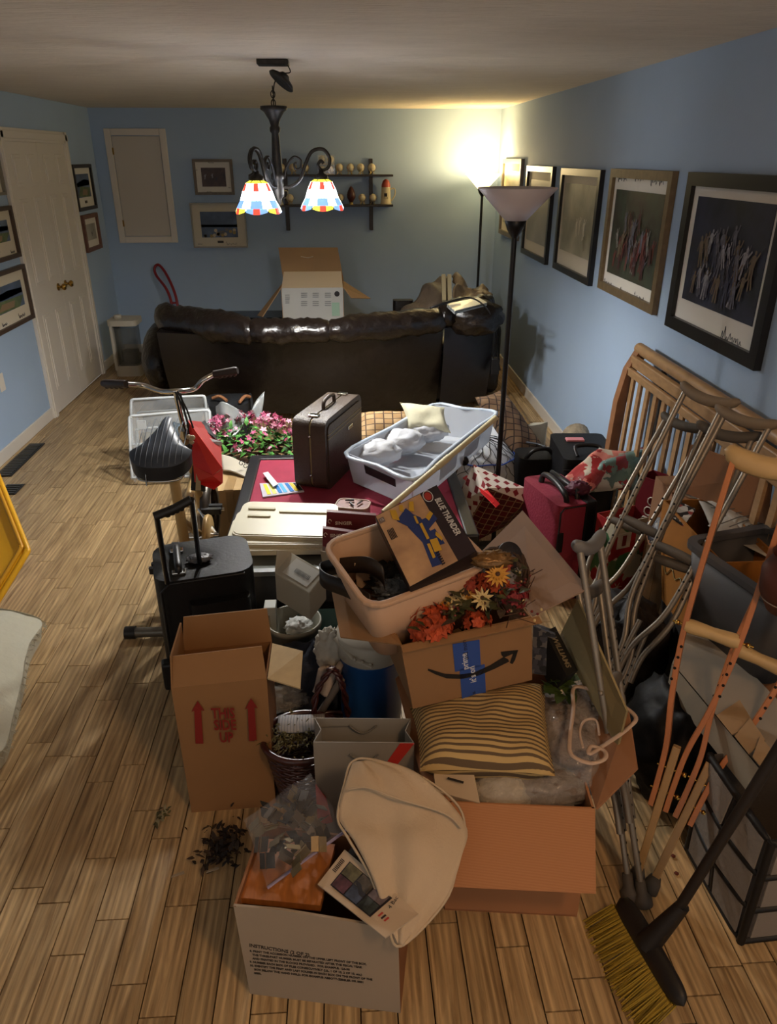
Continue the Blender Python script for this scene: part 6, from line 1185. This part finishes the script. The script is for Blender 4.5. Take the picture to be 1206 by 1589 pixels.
# ================= wooden crutches =============================================
wd=mat('crutch_wood','A8683A',.38,var=(14,.15),stretch=(1,1,.2)); wdl=mat('crutch_pad_wood','B79A6A',.45,var=(10,.1))
def wcrutch(L,label):
    t=thing('wooden_crutch',(0,0,0),label,'crutch','wooden crutches by the fabric drawers'); wt=.075; zb=L*.30
    for s in (-1,1):
        pts=spline([(s*wt,0,L-.05),(s*wt*1.0,0,L*.8),(s*wt*.95,0,L*.6),(s*wt*.7,0,L*.45),(s*.028,0,zb+.05),(s*.022,0,zb-.06),(s*.021,0,zb-.14)],5)
        m=M(); m.grid(len(pts),4,lambda u,v:(lambda p,c:p+V((c[0]*.0075,c[1]*.0135,0)))(pts[min(int(u*(len(pts)-1)+.5),len(pts)-1)],((-1,-1),(1,-1),(1,1),(-1,1))[int(v*4+.5)%4]),cv=True,smooth=False)
        st_=m.build('stave',wd,t,bevel=.002)
        for k in range(4): M().lathe([(0,0),(.0045,0)],7,(s*wt*.85,-.0140,L*.48+.032*k),Matrix.Rotation(PI/2,4,'X')).build('peg_hole',hole,st_)
    m=M(); m.box((0,0,zb*.5+.02),(.022,.024,zb+.06)).build('lower_leg',mat('crutch_leg_wood','9A7A4E',.4,var=(14,.12)),t,bevel=.003)
    def pf(u,v):
        x=(u-.5)*.21; sag=.022*(1-(2*u-1)**2); a=2*PI*v; e=(1-abs(2*u-1)**6)**.5; return V((x,.022*math.cos(a)*e,L-.03-sag+.030*math.sin(a)*e))
    M().grid(20,12,pf,cv=True).build('armpit_piece',wdl,t)
    M().tube([(-wt*.93,0,L*.60),(-wt*.7,0,L*.60),(0,0,L*.60),(wt*.7,0,L*.60),(wt*.93,0,L*.60)],[.019,.021,.0175,.021,.019],14).build('hand_grip',wdl,t)
    M().tube([(-wt-.03,0,L*.60),(wt+.03,0,L*.60)],.0035,6).build('grip_bolt',brass,t)
    for s in (-1,1): 
        M().sphere((s*(wt+.016),0,L*.60),.008,7,5).box((s*(wt+.02),0,L*.60),(.004,.022,.006)).build('wing_nut',brass,t)
    for z in (zb-.02,zb-.09): M().tube([(-.036,0,z),(.040,0,z)],.003,6).sphere((.038,0,z),.007,7,5).box((.042,0,z),(.004,.018,.006)).build('wing_bolt',brass,t)
    M().lathe([(0,0),(.024,0),(.022,.03),(.015,.05),(0,.05)],12).build('rubber_tip',tip,t)
    return t
for (px,py),Lc,ft,xd,lab in (((1190,712),1.24,(.80,1.43,0),(.75,-.62,-.25),'orange wooden crutch with a curved pale pad, the left and nearer of the wooden pair'),((1290,790),1.20,(.83,1.40,0),(.72,-.65,-.28),'orange wooden crutch whose pad is out of view, right of the other wooden one')):
    ft=V(ft); r_=ray(px,py); a_=r_.dot(r_); b_=2*r_.dot(EYE-ft); c_=(EYE-ft).dot(EYE-ft)-Lc*Lc; disc=b_*b_-4*a_*c_
    tt=(-b_+math.sqrt(disc))/(2*a_) if disc>0 else -b_/(2*a_); top=EYE+r_*tt; print('wood',tuple(round(q,2) for q in top))
    o=wcrutch((top-ft).length+.03,lab); pose(o,ft,top,xd)
# ================= broom ========================================================
bb2=mat('broom_black','1B1613',.5); bri=mat('bristle_yellow','A88A2E',.6); bri2=mat('bristle_dark_yellow','7E661E',.6)
t=thing('broom',(.75,1.15,0),'angle broom with a black handle and yellow bristles lying by the crutch tips','broom')
H0=P(962,1393,.12); H1=P(1062,1562,.12); nb=84
hd=M(); ax_=(H1-H0).normalized(); perp=(P(938,1478,.0)-P(990,1436,.12)).normalized()
def hb_(u,v):
    a=2*PI*v; e=(1-abs(2*u-1)**6)**.5; p=H0.lerp(H1,u); s_=perp.cross(ax_).normalized(); return p+perp*(.036*math.cos(a)*e*(1-.2*u))+s_*(.018*math.sin(a)*e)
hd.grid(26,12,hb_,cv=True).build('broom_head',bb2,t)
r=random.Random(6); bA=M(); bB=M(); bi=0
for k in range(nb):
    u=.02+.93*k/(nb-1)
    for j in range(3):
        p=H0.lerp(H1,u)+perp*.025; s_=perp.cross(ax_).normalized(); p+=s_*(j-1)*.009
        d=(perp+ax_*(-.10+.25*u)+V((r.uniform(-.06,.06),r.uniform(-.06,.06),r.uniform(-.04,.02)))).normalized(); ln=.12+.03*math.sin(u*3)+r.uniform(-.008,.004)
        q=p+d*ln; q.z=max(q.z,.004); (bA if (k+j)%3 else bB).tube([p,p.lerp(q,.5),q],[.0022,.002,.0018],4)
tag(bA.build('bristles',bri,t),kind='stuff'); tag(bB.build('bristles',bri2,t),kind='stuff')
hs=H0.lerp(H1,.46); e1=P(1060,1405,.27); e2=P(1216,1150,.80); M().tube([hs,hs.lerp(e1,.5),e1],[.03,.024,.017],10).build('handle_socket',bb2,t); M().tube([e1.lerp(hs,.2),e2],.0125,10).build('handle',bb2,t)
# ================= fabric drawer unit ==========================================
gf=mat('grey_mesh_fabric','4A4440',.75,bump=(90,.2)); bp_=mat('black_piping','0F0D0C',.6)
t=thing('fabric_storage_unit',(1.1,1.3,0),'grey fabric drawer unit with black piping in the right front corner','storage unit')
A=P(1068,1318,0); B=P(1150,1462,0); HU=.38; up_=V((0,0,HU)); ed=(B-A); dn=V((-ed.y,ed.x,0)).normalized(); dn=dn if dn.x>0 else -dn; dp=dn*.34
bel=lambda u,v: A.lerp(B,u)+V((0,0,HU*v))-dn*.018*math.sin(PI*u)*math.sin(PI*v)
M().grid(10,10,bel).build('front_fabric',gf,t,solid=.004); M().slab([B,B+dp,B+dp+up_,B+up_],.004).build('side_fabric',gf,t); M().slab([A+dp,A,A+up_,A+dp+up_],.004).build('side_fabric',gf,t); M().slab([B+dp,A+dp,A+dp+up_,B+dp+up_],.004).build('back_fabric',gf,t)
for v in (0.02,.34,.66,.98): M().tube([bel(u/8,v)-dn*.003 for u in range(9)]+[B+dp+V((0,0,HU*v))],.010,7).build('piping',bp_,t)
for u in (0,1): M().tube([bel(u,v/6)-dn*.002 for v in range(7)],.011,7).build('piping',bp_,t)
M().tube([bel(.5,v/6)-dn*.002 for v in range(7)],.008,7).build('piping',bp_,t); M().tube([B+dp,B+dp+up_],.011,7).build('piping',bp_,t)
for (u0,u1) in ((.06,.46),(.54,.94)):
    for v0 in (.05,.37,.69): 
        q_=[bel(u0,v0)-dn*.007,bel(u1,v0)-dn*.007,bel(u1,v0+.27)-dn*.007,bel(u0,v0+.27)-dn*.007]; pn_=M().slab(q_,-.004).build('drawer_pocket',mat('drawer_grey','857C72',.7,bump=(60,.2)),t)
for v0 in (.05,.37,.69): M().slab([B+dp*.06+up_*v0,B+dp*.94+up_*v0,B+dp*.94+up_*(v0+.27),B+dp*.06+up_*(v0+.27)],-.004).build('side_pocket',MATS['drawer_grey'],t)
# torn white cartons on it
wct=mat('worn_white_carton','8A8072',.75,var=(5,.1)); tct=mat('torn_card','8A7050',.8,var=(9,.12))
t=thing('flat_carton',P(1120,1100,.62),'worn white carton lying open on the fabric drawer unit behind the wooden crutches','box')
q_=[P(1043,1030,.46),P(1178,1192,.46),P(1250,1130,.46),P(1075,950,.47)]
M().slab(q_,.004).build('top_panel',wct,t); M().slab([q_[0]+V((0,0,-.10)),q_[1]+V((0,0,-.10)),q_[1],q_[0]],.004).build('front_panel',mat('cream_carton_side','9A907E',.75),t); M().slab([q_[0]+V((0,0,-.1)),q_[0],q_[3],q_[3]+V((0,0,-.1))],.004).build('side_panel',wct,t)
for k,(a_,b_,c_) in enumerate(((1120,1150,1160),(1150,1175,1185),(1130,1120,1165))):
    M().slab([P(1112+k*28,1110+k*32,.48),P(1136+k*26,1140+k*30,.47),P(1170+k*18,1122+k*26,.50),P(1148+k*16,1086+k*28,.51)],.004).build('torn_flap',tct,t)
# grey tote
t=thing('grey_tote',P(1150,1000,.8),'slate grey plastic tote behind the wooden crutches','storage bin'); gq=P(1140,1040,.72)
Tg=Matrix.Translation((1.33,1.95,.60))@Matrix.Rotation(.25,4,'Z'); rbox(M(Tg),(0,0,0),(.34,.42,.30),.05,taper=.88,top_open=True).build('tote_body',mat('slate_plastic','4C4A4A',.5),t,solid=.004); rring(M(Tg),(.37,.45),.06,.03,.02,.14).build('tote_rim',MATS['slate_plastic'],t)
t=thing('support_crate',(1.32,1.98,.0),'brown box under the slate grey tote at the right wall','box'); M().box((1.32,1.98,.22),(.26,.36,.44)).build('body',kf,t,bevel=.004)
# orange box with papers
ob=mat('orange_box','9A6326',.6,var=(5,.08)); 
t=thing('orange_box',(1.3,2.35,.3),'orange cardboard box full of loose papers behind the crutches','box')
x0,x1,y0,y1,z0,z1=1.20,1.40,2.02,2.50,.36,.72
M().box((x0,(y0+y1)/2,(z0+z1)/2),(.006,y1-y0,z1-z0)).build('side_wall',ob,t); M().box((x1,(y0+y1)/2,(z0+z1)/2),(.006,y1-y0,z1-z0)).build('side_wall',ob,t); M().box(((x0+x1)/2,y0,(z0+z1)/2),(x1-x0,.006,z1-z0)).build('front_wall',ob,t); M().box(((x0+x1)/2,y1,(z0+z1)/2),(x1-x0,.006,z1-z0)).build('back_wall',ob,t); M().box(((x0+x1)/2,(y0+y1)/2,z0+.01),(x1-x0,y1-y0,.006)).build('bottom_panel',ob,t)
scr=mat('gold_script','8A7A4A',.4)
M().tube([V((x0-.006,2.08+.016*i,.50+.018*math.sin(i*1.3)+.01*math.sin(i*.6))) for i in range(24)],.0022,4).build('script_print',scr,t)
t2=thing('support_crate',(1.26,2.37,0),'dark box on the floor under the orange box of papers','box'); M().box((1.30,2.26,.175),(.19,.46,.35)).build('body',mat('dark_box','2A2420',.7),t2,bevel=.004)
pap=mat('white_paper_sheet','A8A298',.65); lnp=mat('paper_lines','5A5752',.6)
for k,(px,py,z,ro_,lab) in enumerate(((1165,800,.72,.2,'top sheet of printed paper in the orange box'),(1130,790,.71,-.2,'sheet of paper under the top one in the orange box'),(1172,830,.705,.5,'creased sheet at the front edge of the orange box'),(1075,765,.71,.9,'small blank sheet at the far left of the orange box'))):
    c=P(px,py,z); T_=Matrix.Translation(c)@Matrix.Rotation(ro_,4,'Z')@Matrix.Rotation(.12,4,'X'); w_,h_=(.19,.25) if k!=3 else (.08,.06); t=thing('paper_sheet',c,lab,'paper'); sheet(M(),lambda u,v:T_@V(((u-.5)*w_,(v-.5)*h_,.006*math.sin(5*u+3*v+k))),8,.003,8,k).build('sheet',pap,t,solid=.0015)
    for i in range(7 if k!=3 else 1): M(T_).box((-.01+.01*(i%2),h_*.38-i*h_*.11,.011),(w_*.6,.004,.001)).build('printed_line',lnp,t)
tag(crumple(M(),P(1040,830,.50),.10,(.8,1.2,.7),.3,5,2).build('jar_heap',mat('dark_clutter','23262E',.4,bump=(30,.8),var=(30,.8,'5A5A60'))),'dark patterned tin clutter seen between the crutch legs','tin')
t=thing('magazine',P(1055,800,.7),'folded magazine with black white and red print at the left of the orange box','magazine'); M().slab([P(1040,800,.71),P(1062,815,.71),P(1080,790,.72),P(1055,778,.72)],.008).build('cover',patches('mag_print',['C0BAB0','1E1C1C','8A3A34','A8A298'],40,.5),t)
# cardboard boxes behind
t=thing('cardboard_box',(1.3,2.9,.3),'brown cardboard box behind the orange box with its flaps up','box'); kb2=mat('kraft_dim','8A6244',.8,var=(4,.08))
M().box((1.26,2.90,.40),(.22,.34,.80)).build('body',kb2,t,bevel=.004) if 0 else None
q_=[P(1050,760,.72),P(1190,815,.72),P(1200,735,.92),P(1072,690,.92)]; M().slab(q_,.006).build('flap',kb2,t); M().box((1.34,2.66,.35),(.12,.24,.70)).build('body',kb2,t)
# striped clay pot at edge
t=thing('clay_pot',P(1200,905,.9),'brown clay pot with white bands at the right edge of the photo','pot'); c=P(1232,905,.93); 
M().lathe([(0,-.08),(.05,-.08),(.075,-.03),(.08,.03),(.06,.07),(.065,.08)],24,c).build('body',mat('clay_brown','4E2A20',.5),t)
for dz in (-.045,-.03,-.015): M().lathe([(.0705+.06*(dz+.045),dz),(.072+.06*(dz+.045),dz+.004)],24,c).build('white_band',mat('pot_white','A89C8C',.5),t)
# black bin bag
tag(crumple(M(),V((1.02,1.80,.18)),.19,(.7,1.0,1.1),.18,3,5,36,26).build('bin_bag',mat('black_poly','060505',.6,bump=(6,.4),spec=.2)),'shiny black bin bag between the crutches and the fabric drawers','bag')
tag(crumple(M(),V((1.02,2.28,.20)),.20,(.8,1.0,1.1),.2,3,8,30,20).build('dark_backpack',mat('dark_cloth_bag','141214',.6,bump=(9,.6))),'dark cloth bag on the floor behind the crutch legs','bag')
t=thing('paper_box',P(1000,900,.3),'tall tan paper roll bundle standing among the aluminium crutches','paper'); 
for k in range(3): M().slab([P(975+18*k,1010,.15),P(992+18*k,1015,.15),P(1022+18*k,850,.55),P(1004+18*k,845,.55)],.01).build('sheet_roll',mat('tan_paper','6E5E48',.8,var=(6,.1)),t)
# ================= left foreground ============================================
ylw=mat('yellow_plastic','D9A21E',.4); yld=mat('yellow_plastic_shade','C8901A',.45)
t=thing('yellow_lid',P(20,840,.3),'yellow ribbed plastic storage lid standing at the left edge of the photo','lid')
o_=P(45,856,.20); tr=P(0,745,.42); br=P(0,930,.06)
e1=(tr-o_); e2=(br-o_)
def yp(u,v): return o_+e1*u+e2*v
q_=[yp(.0,.0)+e1*.10,yp(0,0)+e2*.12,br+e2*.4,br+e2*.4+e1*1.5,tr+e1*.5]
q_=[o_+e1*.14,o_+e1*.03+e2*.03,o_+e2*.14,br+e2*.5,br+e2*.5+e1*1.6,tr+e1*.6]
nl=e1.cross(e2).normalized(); nl=nl if nl.dot(EYE-o_)>0 else -nl
M().slab(q_,.012).build('lid_plate',ylw,t,bevel=.004)
ed_=[p+nl*.008 for p in (tr+e1*.6,o_+e1*.14,o_+e1*.03+e2*.03,o_+e2*.14,br+e2*.5)]; M().tube(spline(ed_,4),.014,8).build('raised_rim',ylw,t)
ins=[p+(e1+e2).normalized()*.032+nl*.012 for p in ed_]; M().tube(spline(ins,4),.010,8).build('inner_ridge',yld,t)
for i in range(5):
    for j in range(4):
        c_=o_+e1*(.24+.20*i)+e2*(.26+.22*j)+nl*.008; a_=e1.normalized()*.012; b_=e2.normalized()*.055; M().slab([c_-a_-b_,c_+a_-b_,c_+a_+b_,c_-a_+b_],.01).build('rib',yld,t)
t=thing('canvas_cloth',P(20,1050,.1),'thick off-white cloth with a frayed edge on the floor at the left edge','cloth'); clm=mat('canvas_white','B9B6A4',.9,bump=(30,.3),var=(3,.05))
pf_=[P(-40,940,.12),P(30,950,.12),P(66,966,.08),P(46,1000,.10),P(36,1050,.10),P(22,1110,.09),P(4,1165,.08),P(-60,1200,.08)]
ctr_=P(-120,1040,.2); sp_=spline(pf_,5)
M().grid(len(sp_),8,lambda u,v:(lambda p:p.lerp(ctr_,v)+V((0,0,.04*math.sin(PI*v*.6)+.012*nz(p.lerp(ctr_,v),10,2))))(sp_[min(int(u*(len(sp_)-1)+.5),len(sp_)-1)])).grid(len(sp_),3,lambda u,v:(lambda p:V((p.x-.02*v,p.y,p.z*(1-v)+.004)))(sp_[min(int(u*(len(sp_)-1)+.5),len(sp_)-1)])).build('cloth_body',clm,t)
r=random.Random(12); fr_=M()
for i in range(150): p=sp_[r.randrange(6,len(sp_)-1)].lerp(sp_[r.randrange(6,len(sp_)-1)],0); fr_.tube([p,p+V((r.uniform(.005,.02),r.uniform(-.012,.012),r.uniform(-.02,.0)))],.001,3)
tag(fr_.build('frayed_threads',clm,t),kind='stuff')
# debris
def clump(name,px,py,rad,n,cols,label,cat,sz,seed,h=.03):
    c=P(px,py,0); t=thing(name,c,label,cat); r=random.Random(seed); ms_=[M() for _ in cols]
    for i in range(n): p=c+V((r.gauss(0,rad*.5),r.gauss(0,rad*.7),abs(r.gauss(0,h))+.006)); leafm(ms_[i%len(cols)],p,rv(r,-.1),r.uniform(.4,1)*sz,r.uniform(.2,.5)*sz)
    for m_,c_ in zip(ms_,cols): tag(m_.build('dried_leaves',mat('debris_'+c_,c_,.8),t),kind='stuff')
clump('leaf_litter',252,1272,.022,26,['5E5A3A','8A8468','4A4630'],'small clump of dried grey green leaf on the floor boards','debris',.03,3,.008)
clump('dried_clump',345,1318,.06,170,['2E2018','3E2E20','1F1712'],'dark dried plant clump on the floor left of the file box','debris',.035,5,.015)
for (px,py,l_) in ((330,1350,'pale sliver stuck in the dark dried clump'),(276,1357,'pale wood sliver alone on the floor left of the dark clump')):
    c=P(px,py,.012); tag(M().slab([c+V((-.018,-.008,0)),c+V((.018,.004,0)),c+V((.016,.012,0)),c+V((-.014,.0,0))],.003).build('wood_sliver',mat('sliver_pale','9A8C78',.7)),l_,'debris')
for (px,py,l_) in ((1045,1328,'reddish crumb on the floor between wooden crutch and drawers'),(1050,1355,'larger reddish crumb just below the other one by the drawers')):
    c=P(px,py,.004); tag(crumple(M(),c,.007,(1,1,.5),.4,6,1,8,6).build('crumb',mat('crumb_red','5A2414',.8)),l_,'debris')
